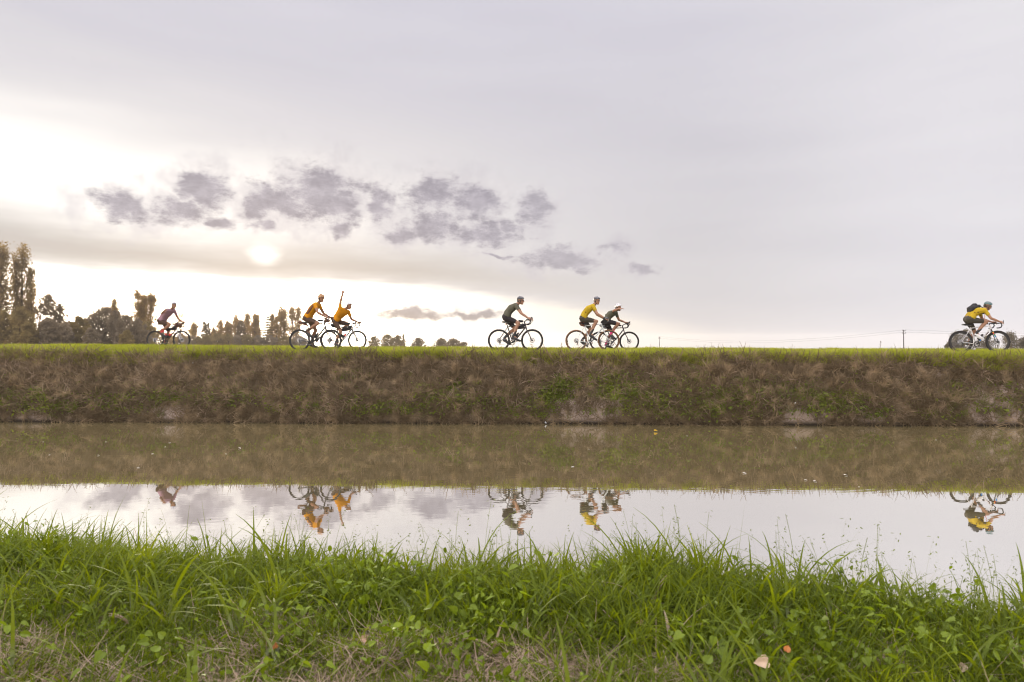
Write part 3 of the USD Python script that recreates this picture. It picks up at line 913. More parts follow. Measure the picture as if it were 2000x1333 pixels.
for a in [(85, 790, 0.45, 26, 'leafy green sedge tuft on the far bank at the far left'), (141, 806, 0.48, 20, 'arching pale sedge tuft hanging to the water at the left'),
          (1353, 810, 0.42, 26, 'bright green upright tuft at the water near the middle of the right half'), (1270, 815, 0.30, 18, 'small green tuft below the bare pinkish patch'),
          (1660, 812, 0.34, 16, 'wispy green tuft by the dark undercut of the far bank'), (1760, 815, 0.36, 18, 'grey green tuft between two mud lumps at the waterline'),
          (1836, 815, 0.34, 18, 'dark green tuft leaning over the water on the right'), (1960, 822, 0.30, 14, 'dry spiky tuft at the foot of the pale clay')]:
    sedge(*a)


def weed_bush(px, py, size, n, label):
    s = min(np.linspace(0.0, 1.0, 60), key=lambda s: abs(to_px(*[q[0] for q in (lambda xx: (xx, *far_profile(xx, np.array([s]))))(np.array([(px - 1000) / FPX * 19.6]))])[1] - py))
    x = (px - 1000) / FPX * 19.6
    y, z = (float(q[0]) for q in far_profile(np.array([x]), np.array([s])))
    r = np.random.default_rng(int(px))
    c = np.column_stack([r.normal(0, size, n), r.normal(0, size * .6, n) - .05, np.abs(r.normal(0, size * .7, n))])
    t = thing('leafy_weed', label, 'weed', (x, y - 0.04, z))
    part('leaves', scatter_leaves(c, (0.04, 0.09), r, 'long'), WEED_FAR, t)
    part('stem', cat(*[tube([(0, 0, 0), p * .6, p], [.004, .003, .002], 4, False) for p in c[::6]]), WEED_FAR, t)


for a in [(1657, 733, 0.13, 70, 'bushy bright green weed alone high on the far bank on the right'), (1838, 752, 0.09, 26, 'pale star shaped weed below the small clay patch'),
          (1108, 745, 0.15, 60, 'green leafy weed above the pinkish bare patch'), (1075, 778, 0.14, 60, 'green leafy weed left of the pinkish bare patch'),
          (838, 752, 0.08, 26, 'small yellow green weed in the middle of the brown bank')]:
    weed_bush(*a)


def fallen(px, py, size, col, label, kind='heart', lift=0.08):
    if px == 1497:
        lift, size = 0.15, 0.042
    x, y, z = ground_at(px, py)
    k = lift / max(CAM_Z - z, .2)
    x, y, z = x * (1 - k), y * (1 - k), z + lift
    r = np.random.default_rng(int(px))
    lv, lf = leaf_shape(kind)
    lv = trimesh.Trimesh(lv * size, lf, process=False).subdivide().subdivide()
    lv.vertices[:, 2] += size * 0.10 * (meshkit.noise(lv.vertices / size * 3 + px) - .5)
    back = lv.copy()
    back.vertices[:, 2] -= 0.0008
    back.invert()
    lv = cat(lv, back)
    lv.apply_transform(trimesh.transformations.rotation_matrix(r.uniform(0.7, 1.1), [1, 0, 0]) @ rotz(r.uniform(0, 6.28)))
    t = thing('fallen_leaf', label, 'leaf', (x, y, z))
    part('leaf_blade', lv, plain(f'leaf_{int(px)}', col, 0.6, 0.3, 0.3, scale=60), t, smooth=True)
    part('leaf_stalk', tube([(0, 0, 0), (-.3 * size, .1 * size, .05 * size)], [.0012, .0008], 5), plain(f'stalk_{int(px)}', tuple(.7 * q for q in col), 0.7), t)


for a in [(1497, 1290, 0.045, (0.381, 0.272, 0.184), 'large pale tan fallen leaf in the grass at the lower right'), (1533, 1272, 0.027, (0.306, 0.102, 0.014), 'small rusty orange leaf standing beside the big tan leaf'),
          (540, 1266, 0.024, (0.326, 0.088, 0.020), 'bright orange leaf on the straw left of the middle'),
          (717, 1248, 0.030, (0.272, 0.170, 0.102), 'curled brown leaf in weeds below the middle of the bank'), 
          (1878, 1297, 0.030, (0.340, 0.258, 0.163), 'buff leaf half hidden in the grass at the lower right edge'),
          (1255, 1216, 0.027, (0.245, 0.136, 0.082), 'brown leaf caught beside the yellowish blades'), 
          ]:
    fallen(*a)
# dry maize-like leaf lying across the straw and two bent dry blades
for px, py, L, az, label in [(965, 1277, 0.16, 0.15, 'long dry pale leaf lying across the straw at the bottom middle'), (1268, 1205, 0.20, 2.3, 'folded straw coloured blade bent over the grass right of the middle'),
                             (1310, 1262, 0.17, 1.4, 'upright withered stalk at the lower right of the middle'), (255, 1225, 0.08, 1.2, 'whitish dry blade tip hanging in the grass at the left')]:
    x, y, z = ground_at(px, py)
    r = np.random.default_rng(int(px))
    V, F, T = blades(3, (L * .8, L * 1.2), (0.008, 0.015), 0.01, (0.5, 0.9), (0.5, 1.0), r, 8, tipw=0.2)
    t = thing('dry_blade', label, 'dry leaf', (x * .97, y * .97, z + 0.05), az)
    part('blade', (V, F), STRAW, t)

# --- what floats on the water and lies on the bank
FLECK = plain('fleck_leaf', (0.62, 0.58, 0.50), 0.5, 0.4, 0.15)
FLECK_Y = plain('fleck_yellow', (0.62, 0.40, 0.03), 0.5, 0.4)
spots = [(325, 833, .05), (206, 864, .05), (330, 865, .07), (322, 873, .045), (466, 876, .09), (296, 887, .07), (440, 887, .06), (96, 889, .05), (191, 890, .06), (268, 914, .07), (84, 864, .045),
         (1063, 841, .05), (1149, 878, .04), (1115, 912, .08), (1340, 852, .06), (1340, 852, .06), (1449, 925, .09), (1569, 938, .07), (1588, 941, .09), (1647, 929, .10), (1825, 859, .06), (1674, 951, .04)]
seen = set()
for px, py, sz in spots:
    sz *= 0.75
    if (px, py) in seen:
        continue
    seen.add((px, py))
    y = CAM_Z * FPX / (py - HOR)
    r = np.random.default_rng(int(px))
    lv, lf = leaf_shape('oval')
    m = trimesh.Trimesh(lv * [sz, sz * 1.1, sz * .8] + [0, 0, .004 + .09 * sz], lf, process=False)
    m.apply_transform(rotz(r.uniform(-.5, .5)))
    p = part('floating_leaf', m, FLECK)
    UsdGeom.Xformable(p).AddTranslateOp().Set(Gf.Vec3d((px - 1000) / FPX * y, y, 0.0))
    tag(p, 'tiny pale leaf floating on the brown reflection of the bank', 'leaf', 'pale leaves floating on the canal')
y = CAM_Z * FPX / (844 - HOR)
lv, lf = leaf_shape('heart')
p = part('floating_leaf', trimesh.Trimesh(lv * [.09, .09, .09] @ trimesh.transformations.rotation_matrix(-.7, [1, 0, 0])[:3, :3].T + [0, 0, .035], lf, process=False), FLECK_Y)
UsdGeom.Xformable(p).AddTranslateOp().Set(Gf.Vec3d((1277 - 1000) / FPX * y, y, 0.0))
tag(p, 'single bright yellow leaf floating below the green tufts', 'leaf')
for px, py, label, sz in [(191, 729, 'white scrap of paper lying on the dry bank at the left', (.11, .006, .07)), (1062, 827, 'small pale chip at the far waterline left of the middle', (.06, .02, .03)), (1516, 792, 'bright white chip by the dark hollow of the far bank', (.05, .02, .05)), (364, 714, 'faint white scrap high on the dry bank', (.06, .006, .04))]:
    x = (px - 1000) / FPX * 19.9
    s = min(np.linspace(0.0, 1.0, 80), key=lambda s: abs(to_px(*[q[0] for q in (lambda xx: (xx, *far_profile(xx, np.array([s]))))(np.array([x]))])[1] - py))
    yy, zz = (float(q[0]) for q in far_profile(np.array([x]), np.array([s])))
    m = rbox(sz, 0.002).subdivide()
    m.vertices[:, 1] += 0.03 * np.sin(m.vertices[:, 0] * 40)
    m.apply_transform(roty(0.9))
    p = part('litter', m, plain('litter_white_%d' % px, (0.75, 0.76, 0.78), 0.5))
    UsdGeom.Xformable(p).AddTranslateOp().Set(Gf.Vec3d(x, yy - 0.09, zz + .05))
    tag(p, label, 'litter')

# ------------------------------------------------------------------ trees, poles behind the dike
BARK = plain('bark', (0.075, 0.055, 0.040), 0.9, 0.1, 0.4, scale=3.0)
POPLAR = foliage('poplar_leaves', [(0.0, (0.16, 0.112, 0.045)), (0.5, (0.34, 0.240, 0.090)), (1.0, (0.58, 0.40, 0.14))], (2.6, 2.2, 1.4), tfac=0.5, rough=0.6, spec=0.2, patch=(0.25, 0.5))
BROAD = foliage('willow_leaves', [(0.0, (0.18, 0.140, 0.095)), (0.5, (0.36, 0.285, 0.200)), (1.0, (0.56, 0.46, 0.34))], (1.2, 1.1, 0.9), tfac=0.3, rough=0.7, spec=0.15, patch=(0.22, 0.8))
OLIVE = foliage('bush_leaves', [(0.0, (0.18, 0.135, 0.058)), (0.5, (0.36, 0.270, 0.120)), (1.0, (0.54, 0.42, 0.19))], (1.3, 1.2, 0.8), tfac=0.35, rough=0.7, spec=0.15, patch=(0.25, 0.7))
CONIFER = foliage('cedar_needles', [(0.0, (0.12, 0.088, 0.045)), (0.5, (0.22, 0.165, 0.085)), (1.0, (0.36, 0.27, 0.14))], (1.6, 1.4, 1.0), tfac=0.35, rough=0.7, spec=0.15, patch=(0.25, 0.6))
TWIGGY = foliage('hedge_leaves', [(0.0, (0.16, 0.14, 0.11)), (0.5, (0.27, 0.240, 0.195)), (1.0, (0.42, 0.37, 0.30))], (1.2, 1.1, 0.9), tfac=0.25, rough=0.7, spec=0.15, patch=(0.3, 0.7))
POPLAR_NEAR = foliage('tall_poplar_leaves', [(0.0, (0.15, 0.110, 0.052)), (0.5, (0.32, 0.240, 0.120)), (1.0, (0.52, 0.40, 0.21))], (1.9, 1.7, 1.2), tfac=0.45, rough=0.6, spec=0.2, patch=(0.25, 0.5))
FLOOR_Z = 0.85


def leaf_cards(c, size, rs):
    """Small bent leaf clumps at the places c: two triangles each."""
    n = len(c)
    d = rs.normal(0, 1, (n, 3))
    d /= np.linalg.norm(d, axis=1, keepdims=True)
    u = np.cross(d, rs.normal(0, 1, (n, 3)))
    u /= np.linalg.norm(u, axis=1, keepdims=True)
    w = np.cross(d, u)
    s = rs.uniform(size * .6, size * 1.35, n)[:, None]
    p = [c - u * s * .55, c + w * s * .33 + d * s * .12, c + u * s * .6, c - w * s * .36 + d * s * .1]
    v = np.stack(p, 1).reshape(-1, 3)
    f = (np.array([(0, 1, 2), (0, 2, 3)])[None] + 4 * np.arange(n)[:, None, None]).reshape(-1, 3)
    return v, f


def limb(a, b, r0, r1, rs, wob=0.03):
    a, b = np.array(a, float), np.array(b, float)
    t = np.linspace(0, 1, 5)[:, None]
    p = a + (b - a) * t + rs.normal(0, wob, (5, 3)) * np.linalg.norm(b - a) * (t * (1 - t) * 4)
    return tube(p, np.linspace(r0, r1, 5), 6)


def place_x(px, d):
    return (px - 1000) / FPX * d


def tree(name, label, px, d, columns, mat, kind, size, n, trunk=True, group=None, seed=0):
    """columns: (centre px, top px row, half width px); the crown is made of branchlets (columns), clumps (round) or layers (cedar)."""
    rs = np.random.default_rng(1000 + int(px * 3) + seed)
    m = d / FPX
    x0 = place_x(px, d)
    t = thing(name, label, 'bush' if 'bush' in name or 'hedge' in name else 'tree', (x0, d, FLOOR_Z), group=group)
    leaves, wood = [], []
    area = sum(c[2] * (HOR - c[1]) for c in columns)
    for cx, top, hw in columns:
        X, H, W = (cx - px) * m, (HOR - top) * m + CAM_Z - FLOOR_Z, hw * m * (1.75 if kind == 'column' else 1.12)
        nn = int(n * hw * (HOR - top) / area)
        if kind == 'column':
            nb = max(20, int(H * 3.6))
            yy = rs.normal(0, W * .3)
            wood.append(limb((X * .25, 0, 0), (X, yy, H * .93), 0.016 * H, 0.003 * H, rs, 0.012))
            for b in range(nb):
                h0 = H * (0.06 + 0.86 * rs.random() ** 0.85)
                a = rs.uniform(0, 2 * np.pi)
                q = h0 / H
                prof = np.interp(q, [0, .12, .38, .7, .88, 1], [.5, .85, 1.0, .72, .30, .02])
                out = W * prof * rs.uniform(.3, 1.0)
                ln = H * rs.uniform(.09, .16) * (1.15 - .85 * q)
                base = np.array([X * (.3 + .7 * q), yy * q, h0 - ln * .5])
                end = np.array([X + out * np.cos(a), yy + out * np.sin(a), h0 + ln])
                k = max(4, nn // nb)
                tt = rs.beta(2.2, 1.3, k)[:, None]
                sg = W * .20 * (1.15 - .6 * tt)
                leaves.append(base + (end - base) * np.concatenate([tt ** 1.5, tt ** 1.5, tt], 1) + rs.normal(0, 1, (k, 3)) * sg * [1, 1, 1.4])
                if b % 3 == 0:
                    wood.append(limb(base, base + (end - base) * .8, .0035 * H, .0012 * H, rs))
            leaves.append(np.column_stack([X + rs.normal(0, W * .16, 12), yy + rs.normal(0, W * .16, 12), H - np.abs(rs.normal(0, H * .03, 12))]))
        elif kind == 'round':
            nc = max(60, int(110 * (W * H / 40) ** .5))
            wood.append(limb((X * .5, 0, 0), (X, 0, H * .6), .022 * H, .008 * H, rs))
            shape = lambda q: np.interp(q, [0, .2, .5, .75, .9, 1], [.90, 1.0, .97, .78, .52, .16])
            for b in range(nc):
                q = (b + rs.random()) / nc
                a = rs.uniform(0, 2 * np.pi)
                o = W * shape(q) * rs.random() ** .45
                c = np.array([X + o * np.cos(a), o * np.sin(a) * .8, H * (.03 + .93 * q)])
                rc = W * rs.uniform(.16, .32) * (1.15 - .4 * q)
                k = int(.70 * nn / nc * (rc / W / .22) ** 1.5)
                v = rs.normal(0, 1, (k, 3))
                v /= np.linalg.norm(v, axis=1, keepdims=True)
                leaves.append(c + v * rc * (rs.random((k, 1)) ** .5) * (1 + .5 * (rs.random((k, 1)) < .12)) * [1, 1, .85])
                if b % 9 == 0:
                    wood.append(limb((X * .7, 0, H * .25), c, .007 * H, .002 * H, rs))
            k = int(nn * .3)
            q, a = rs.random(k), rs.uniform(0, 2 * np.pi, k)
            o = W * shape(q) * rs.random(k) ** .5 * (.82 + .25 * np.sin(3 * a + 9 * q) + .1 * rs.normal(size=k))
            leaves.append(np.column_stack([X + o * np.cos(a), o * np.sin(a) * .8, H * .95 * q]))
        elif kind == 'open':
            nc = 24
            wood.append(limb((X * .5, 0, 0), (X, 0, H * .8), .02 * H, .005 * H, rs))
            for b in range(nc):
                q = rs.random()
                a = rs.uniform(0, 2 * np.pi)
                o = W * np.interp(q, [0, .4, 1], [.6, 1.0, .45]) * rs.uniform(.3, 1.0)
                c = np.array([X + o * np.cos(a), o * np.sin(a), H * (.3 + .66 * q)])
                k = nn // nc
                leaves.append(c + rs.normal(0, 1, (k, 3)) * W * .2)
                wood.append(limb((X, 0, H * rs.uniform(.15, .5)), c, .006 * H, .002 * H, rs))
        elif kind == 'cedar':
            wood.append(limb((X, 0, 0), (X, 0, H * .98), .02 * H, .003 * H, rs, .004))
            for q in np.linspace(.10, .97, 13):
                rad = W * (1 - q) ** .8 * rs.uniform(.75, 1.1) + .06 * W
                k = int(nn / 13 * (1.5 - q))
                a, r = rs.uniform(0, 2 * np.pi, k), rad * rs.random(k) ** .5
                arm = 1 + .35 * np.cos(a * 4 + 7 * q)
                leaves.append(np.column_stack([X + r * arm * np.cos(a), r * arm * np.sin(a), H * q - .10 * r + rs.normal(0, H * .011, k)]))
    c = np.vstack(leaves)
    c[:, 2] = np.maximum(c[:, 2], .15)
    part('crown', leaf_cards(c, size, rs), mat, t)
    if wood:
        part('trunk', cat(*wood), BARK, t)
    return t


NEAR, FAR = 165.0, 333.0
tree('poplar_tree', 'tallest poplar with a dense crown, cut by the left edge of the photo', -6, NEAR, [(-14, 466, 20), (6, 473, 15), (-2, 560, 26)], POPLAR_NEAR, 'column', .42, 9000)
tree('poplar_tree', 'tall forked poplar with bare lower stems second from the left', 36, NEAR + 6, [(36, 470, 17), (55, 520, 12), (24, 492, 11)], POPLAR_NEAR, 'column', .42, 8500)
tree('poplar_tree', 'lower leafy poplar stem leaning right beside the tall forked poplar', 58, NEAR + 3, [(60, 545, 11)], POPLAR_NEAR, 'column', .40, 1900)
tree('bush', 'dark brown bush under the two tallest poplars at the left', 18, NEAR - 8, [(5, 604, 26), (40, 600, 26)], OLIVE, 'round', .40, 9000)
tree('bush', 'low rounded bush at the foot of the forked poplar', 55, NEAR - 12, [(56, 628, 17)], OLIVE, 'round', .38, 3500)
tree('broadleaf_tree', 'round brown tree with sky showing through its ragged top, right of the tall poplars', 97, NEAR, [(92, 573, 27), (116, 590, 15)], BROAD, 'round', .42, 8500)
tree('bush', 'dark dense bush below the ragged topped brown tree', 104, NEAR - 10, [(95, 622, 28), (126, 628, 17)], BROAD, 'round', .40, 8000)
tree('bush', 'yellowish brown bush standing out pale between darker ones', 157, NEAR - 6, [(156, 617, 19)], OLIVE, 'round', .38, 6000)
tree('bush', 'rounded brown bush left of the pale yellowish one', 138, NEAR - 2, [(138, 626, 15)], BROAD, 'round', .38, 3500)
tree('bush', 'low brown bush at the left foot of the broad willow', 178, NEAR - 13, [(178, 640, 14)], BROAD, 'round', .36, 3000)
tree('willow_tree', 'broad grey brown willow, widest of the round crowns at the left', 205, NEAR, [(203, 598, 34), (182, 612, 24), (226, 606, 24)], BROAD, 'round', .40, 15000)
tree('poplar_tree', 'small golden poplar tip rising behind the broad willow', 226, NEAR + 30, [(226, 584, 10)], POPLAR, 'column', .42, 2600)
tree('bush', 'grey brown rounded bush between the willow and the double poplar', 258, NEAR - 4, [(246, 614, 20), (268, 622, 20)], BROAD, 'round', .40, 8000)
tree('bush', 'low olive bush at the right foot of the broad willow', 248, NEAR - 14, [(248, 645, 14)], OLIVE, 'round', .35, 3000)
tree('poplar_tree', 'golden double poplar just left of the rider in violet', 281, 205, [(268, 566, 12), (283, 577, 12), (298, 572, 11)], POPLAR, 'column', .45, 11000)
tree('bush', 'brown bush under the double poplar', 288, 195, [(284, 628, 22)], OLIVE, 'round', .42, 5000)
tree('open_tree', 'thin see-through tree behind the rider in violet', 352, 250, [(352, 606, 22)], POPLAR, 'open', .40, 1500)
tree('bush', 'low dark bush behind the rear wheel of the rider in violet', 318, 240, [(318, 645, 16)], OLIVE, 'round', .4, 2600)
pop = [(381, 629, 6, 'small slim poplar right of the rider in violet'), (418, 637, 4, 'smallest poplar tip of the far row'), (431, 626, 5.5, 'slim twin tipped poplar left of the middle of the far row'),
       (446, 627, 8, 'low wide poplar in the far row'), (459, 615, 6, 'poplar left of the dense brown tree in the far row'), (482, 612, 7, 'poplar right of the dense brown tree in the far row'),
       (497, 613, 5, 'left stem of the pair of slim poplars in the far row'), (504, 614, 5, 'right stem of the pair of slim poplars in the far row'), (532, 613, 5, 'slim poplar rising behind the cedar'),
       (540, 617, 4, 'thinnest poplar between the cedar and the two tallest of the row'), (552, 600, 9.5, 'second tallest poplar of the far row'), (575, 594, 11.5, 'tallest poplar of the far row next to the rider in mustard')]
for k, (px, top, hw, label) in enumerate(pop):
    tree('poplar_tree', label, px, FAR + 6 * (k % 3), [(px, top, hw * 1.45)] if hw < 8 else [(px - hw * .4, top, hw * .9), (px + hw * .45, top + 3, hw * .85)], POPLAR, 'column', .58, int(600 + 360 * hw), group=None)
tree('conifer_tree', 'dense pointed dark tree at the left end of the far row', 402, FAR - 10, [(400, 627, 9), (407, 628, 6)], CONIFER, 'round', .5, 4200)
tree('broadleaf_tree', 'dense brown tree amid the poplars of the far row', 471, FAR - 12, [(471, 624, 11)], CONIFER, 'round', .5, 4200)
tree('cedar_tree', 'cedar with flat level branches in the far row', 523, FAR - 12, [(523, 618, 19)], CONIFER, 'cedar', .5, 3000)
low = [(333, 656, 12, 'low brown bush just behind the violet rider rear wheel'), (352, 652, 13, 'low bush under the thin see-through tree'), (371, 655, 12, 'low bush behind the violet rider front wheel'), (388, 657, 10, 'first low bush right of the rider in violet'), (404, 653, 11, 'low bush under the dense pointed tree'), (424, 650, 12, 'pale low bush under the smallest poplar'), (446, 652, 13, 'greyish low bush in the middle left of the hedge row'),
       (463, 655, 12, 'dark low bush under the dense brown tree'), (482, 653, 12, 'rounded pale low bush left of the pair of slim poplars'), (503, 655, 12, 'grey low bush below the pair of slim poplars'), (527, 655, 12, 'brown low bush under the cedar'),
       (556, 657, 13, 'low bush under the second tallest far poplar'), (583, 656, 13, 'low bush behind the rear wheel of the rider in mustard')]
for px, top, hw, label in low:
    tree('bush', label, px, FAR - 25, [(px, top, hw * 1.2), (px + hw * .9, top + 4, hw * .9)], BROAD if px % 2 else OLIVE, 'round', .48, 3600)
for px, top, hw, label in [(731, 657, 11, 'left end bush of the little thicket right of the waving rider'), (757, 653, 14, 'middle bush of the little thicket right of the waving rider'), (777, 655, 12, 'right end bush of the little thicket right of the waving rider'),
                           (788, 653, 3.5, 'slim pointed bush at the end of the little thicket'), (817, 660, 12, 'lone round bush between the thicket and the pair of bushes'), (862, 661, 13, 'left bush of the pair below the long low cloud'),
                           (886, 662, 15, 'right bush of the pair below the long low cloud'), (905, 668, 8, 'tiny bush left of the rider in grey green')]:
    tree('bush', label, px, FAR + 40, [(px, top, hw)], OLIVE if px < 800 else CONIFER, 'round', .5, int(230 * hw))
for px, top, hw, label in [(1868, 652, 14, 'dark hedge bush behind the rear wheel of the rider with the backpack'), (1886, 642, 16, 'tall twiggy hedge bush right behind the saddle of the rider with the backpack'), (1925, 656, 20, 'hedge bush behind the front half of the last bicycle'),
                           (1975, 653, 15, 'twiggy bush right of the front wheel of the last bicycle'), (2003, 660, 14, 'bush at the right edge of the photo'), (1850, 672, 5, 'tiny shrub left of the last bicycle')]:
    tree('hedge_bush', label, px, 150, [(px, top, hw)], TWIGGY, 'round' if hw > 15 else 'open', .24, int(150 * hw))

# the two wooden power poles and the wires between them
WOOD = plain('pole_wood', (0.055, 0.045, 0.042), 0.85, 0.1, 0.3)
IRON = plain('pole_iron', (0.09, 0.09, 0.09), 0.5, 0.4)


def power_pole(px, top, d, label, arms):
    x = place_x(px, d)
    h = CAM_Z + (HOR - top) / FPX * d - FLOOR_Z
    t = thing('power_pole', label, 'power pole', (x, d, FLOOR_Z))
    part('post', tube([(0, 0, 0), (0, 0, h * .5), (0, 0, h)], [.20, .17, .14], 8), WOOD, t)
    ends = []
    for k, (dz, w) in enumerate(arms):
        a = part('crossarm', rbox((2 * w, .12, .14), .02, (0, -.2, h - dz)), WOOD, t)
        for sx in (-w * .9, w * .9):
            part('insulator', cat(tube([(sx, -.2, h - dz + .07), (sx, -.2, h - dz + .38)], .06, 6), ball((sx, -.2, h - dz + .36), .10, sub=1)), IRON, a)
            ends.append(np.array([x + sx, d - .2, FLOOR_Z + h - dz + .42]))
    part('bracket', tube([(.02, -.15, h - .9), (.45, -.2, h - .3)], .04, 5), IRON, t)
    return ends


e1 = power_pole(1765, 645, 270, 'taller dark power pole standing alone left of the rider with the backpack', [(.35, .65), (1.25, .75)])
e2 = power_pole(1288, 658, 430, 'smaller distant power pole right of the pair of riders', [(.35, .9), (1.3, .9)])
CABLE = plain('cable', (0.06, 0.06, 0.065), 0.6, 0.2)
for k in range(4):
    a, b = e1[k], e2[k]
    tt = np.linspace(0, 1, 26)[:, None]
    p = a + (b - a) * tt
    p[:, 2] -= 4 * 3.6 * (tt * (1 - tt))[:, 0]
    q = part('power_line', tube(p, .012, 4), CABLE)
    tag(q, ['upper left', 'upper right', 'lower left', 'lower right'][k] + ' wire sagging between the two power poles', 'wire')
    dirn = np.array([150.0, -95.0, 0])
    p2 = a + dirn * tt
    p2[:, 2] -= 4 * 2.6 * (tt * (1 - tt))[:, 0]
    q = part('power_line', tube(p2, .012, 4), CABLE)
    tag(q, ['upper left', 'upper right', 'lower left', 'lower right'][k] + ' wire running right from the taller power pole', 'wire')
# a few dark weed stems that stand up on the far edge of the dike
for px, top, label in [(1109, 663, 'dark dock stalk behind the rear wheel of the rider in yellow'), (1097, 669, 'small dark stalk left of the rear wheel of the rider in yellow'), (1719, 666, 'dark thin stalk left of the taller power pole'), (1039, 672, 'dark stub of a plant in front of the grey green rider wheel')]:
    d = 24.6 if px != 1039 else 20.9
    x = place_x(px, d)
    h = CAM_Z + (HOR - top) / FPX * d - float(z_top(x)) + .02
    r = np.random.default_rng(px)
    t = thing('dock_stalk', label, 'weed', (x, d, float(z_top(x)) - .03))
    part('stem', tube([(0, 0, 0), (.01, 0, h * .6), (.0, 0, h)], [.006, .005, .003], 5), BARK, t)
    c = np.column_stack([r.normal(0, .02, 40), r.normal(0, .02, 40), h * r.uniform(.35, 1.0, 40)])
    tag(part('seeds', scatter_leaves(c, (.015, .035), r, 'oval'), CONIFER, t), kind='stuff')

# ------------------------------------------------------------------ bicycles and riders
TYRE = plain('tyre_rubber', (0.028, 0.025, 0.024), 0.75, 0.2)
TYRE_TAN = plain('tyre_tan', (0.14, 0.075, 0.040), 0.75, 0.2)
ALLOY = plain('alloy', (0.45, 0.45, 0.46), 0.3, 0.5, metallic=0.9)
STEEL = plain('steel', (0.30, 0.30, 0.31), 0.35, 0.5, metallic=0.8)
BLACK = plain('black_part', (0.020, 0.020, 0.021), 0.5, 0.4)
BAGM = plain('bag_cloth', (0.022, 0.021, 0.022), 0.85, 0.2, 0.3)
TAPE = plain('bar_tape', (0.022, 0.020, 0.020), 0.8, 0.2)
SKIN = plain('skin', (0.25, 0.135, 0.085), 0.55, 0.35, 0.06, scale=8)
SKIN_TAN = plain('skin_tanned', (0.21, 0.105, 0.062), 0.55, 0.35, 0.06, scale=8)
DARKEYE = plain('eye_dark', (0.02, 0.015, 0.012), 0.3, 0.5)
LIPS = plain('lips', (0.26, 0.10, 0.08), 0.5, 0.3)
HAIR = plain('hair', (0.035, 0.024, 0.016), 0.7, 0.3)
LENS = plain('sunglass_lens', (0.015, 0.015, 0.017), 0.12, 0.6)
RW = 0.345                                           # wheel radius


def ring(prof, n=48):
    """A lathe about the y axis: prof = (radius, y) closed loop."""
    p = np.asarray(prof, float)
    a = np.linspace(0, 2 * np.pi, n, endpoint=False)
    v = np.stack([p[None, :, 0] * np.cos(a)[:, None], np.broadcast_to(p[None, :, 1], (n, len(p))), p[None, :, 0] * np.sin(a)[:, None]], -1).reshape(-1, 3)
    m = len(p)
    f = []
    for i in range(n):
        for j in range(m):
            i2, j2 = (i + 1) % n, (j + 1) % m
            f += [(i * m + j, i * m + j2, i2 * m + j2), (i * m + j, i2 * m + j2, i2 * m + j)]
    return trimesh.Trimesh(v, np.array(f), process=False)


def circle_prof(R, r, n=10, sx=1.0):
    a = np.linspace(0, 2 * np.pi, n, endpoint=False)
    return np.column_stack([R + r * np.cos(a), sx * r * np.sin(a)])


def wheel(t, at, tyre_mat, rotor_side, spokes=28, rear=False, deep=0.022):
    X = np.array([at[0], 0, RW])
    tr = cat(ring(circle_prof(RW - .021, .021, 10)))
    # tread knobs
    kn = []
    for k in range(60):
        a = 2 * np.pi * k / 60
        b = trimesh.creation.box((.006, .010, .012))
        b.apply_translation((RW - .001, .006 if k % 2 else -.006, 0))
        b.apply_transform(roty(-a))
        kn.append(b)
    rim = ring([(RW - .040, -.011), (RW - .036, -.013), (RW - .040 - deep, -.006), (RW - .040 - deep, .006), (RW - .036, .013), (RW - .040, .011)])
    w = part('wheel', rim.apply_translation(X), BLACK, t, smooth=30)
    part('tyre', cat(tr, *kn).apply_translation(X), tyre_mat, w, smooth=40)
    sp = []
    for k in range(spokes):
        a = 2 * np.pi * k / spokes
        y = .028 if k % 2 else -.028
        a0 = a + (0.9 if (k // 2) % 2 else -0.9)
        sp.append(tube([(.022 * np.cos(a0), y, .022 * np.sin(a0)), ((RW - .055) * np.cos(a), 0, (RW - .055) * np.sin(a))], .0013, 4, False))
    part('spokes', cat(*sp).apply_translation(X), STEEL, w)
    hub = cat(tube([(0, -.055, 0), (0, .055, 0)], .016, 10), tube([(0, -.033, 0), (0, -.026, 0)], .028, 12), tube([(0, .026, 0), (0, .033, 0)], .028, 12))
    part('hub', hub.apply_translation(X), BLACK, w, smooth=30)
    rot = ring([(.058, -.001), (.078, -.001), (.078, .001), (.058, .001)], 32)
    arms = [tube([(.018 * np.cos(a), 0, .018 * np.sin(a)), (.062 * np.cos(a + .5), 0, .062 * np.sin(a + .5))], .004, 4) for a in np.arange(6) * np.pi / 3]
    part('brake_rotor', cat(rot, *arms).apply_translation(X + [0, rotor_side * .042, 0]), STEEL, w)
    if rear:
        cas = cat(*[ring([(.02, y), (r, y), (r, y + .0025), (.02, y + .0025)], 24) for r, y in zip(np.linspace(.070, .028, 8), np.linspace(-.028, -.050, 8))])
        part('cassette', cas.apply_translation(X), STEEL, w)


BB = np.array([0.43, 0.0, 0.278])


def bottle(t, a, b, r, mat, cap, pa, where):
    """A drinking bottle in its cage between the points a and b."""
    a, b = np.array(a), np.array(b)
    u = (b - a) / np.linalg.norm(b - a)
    L = np.linalg.norm(b - a)
    pts = [a, a + u * L * .62, a + u * L * .68, a + u * L * .74, a + u * L * .82]
    m = part('water_bottle', tube(pts, [r, r, r * .86, r * .95, r * .8], 12), mat, t, smooth=40, label=where)
    part('cap', tube([a + u * L * .82, a + u * L * .9, a + u * L * .91, a + u * L], [r * .8, r * .7, r * .32, r * .28], 10), cap, m, smooth=40)
    part('bottle_cage', cat(tube([a - u * .012, a + u * L * .3, a + u * L * .5], r * 1.12, 8, False), ), pa, m)


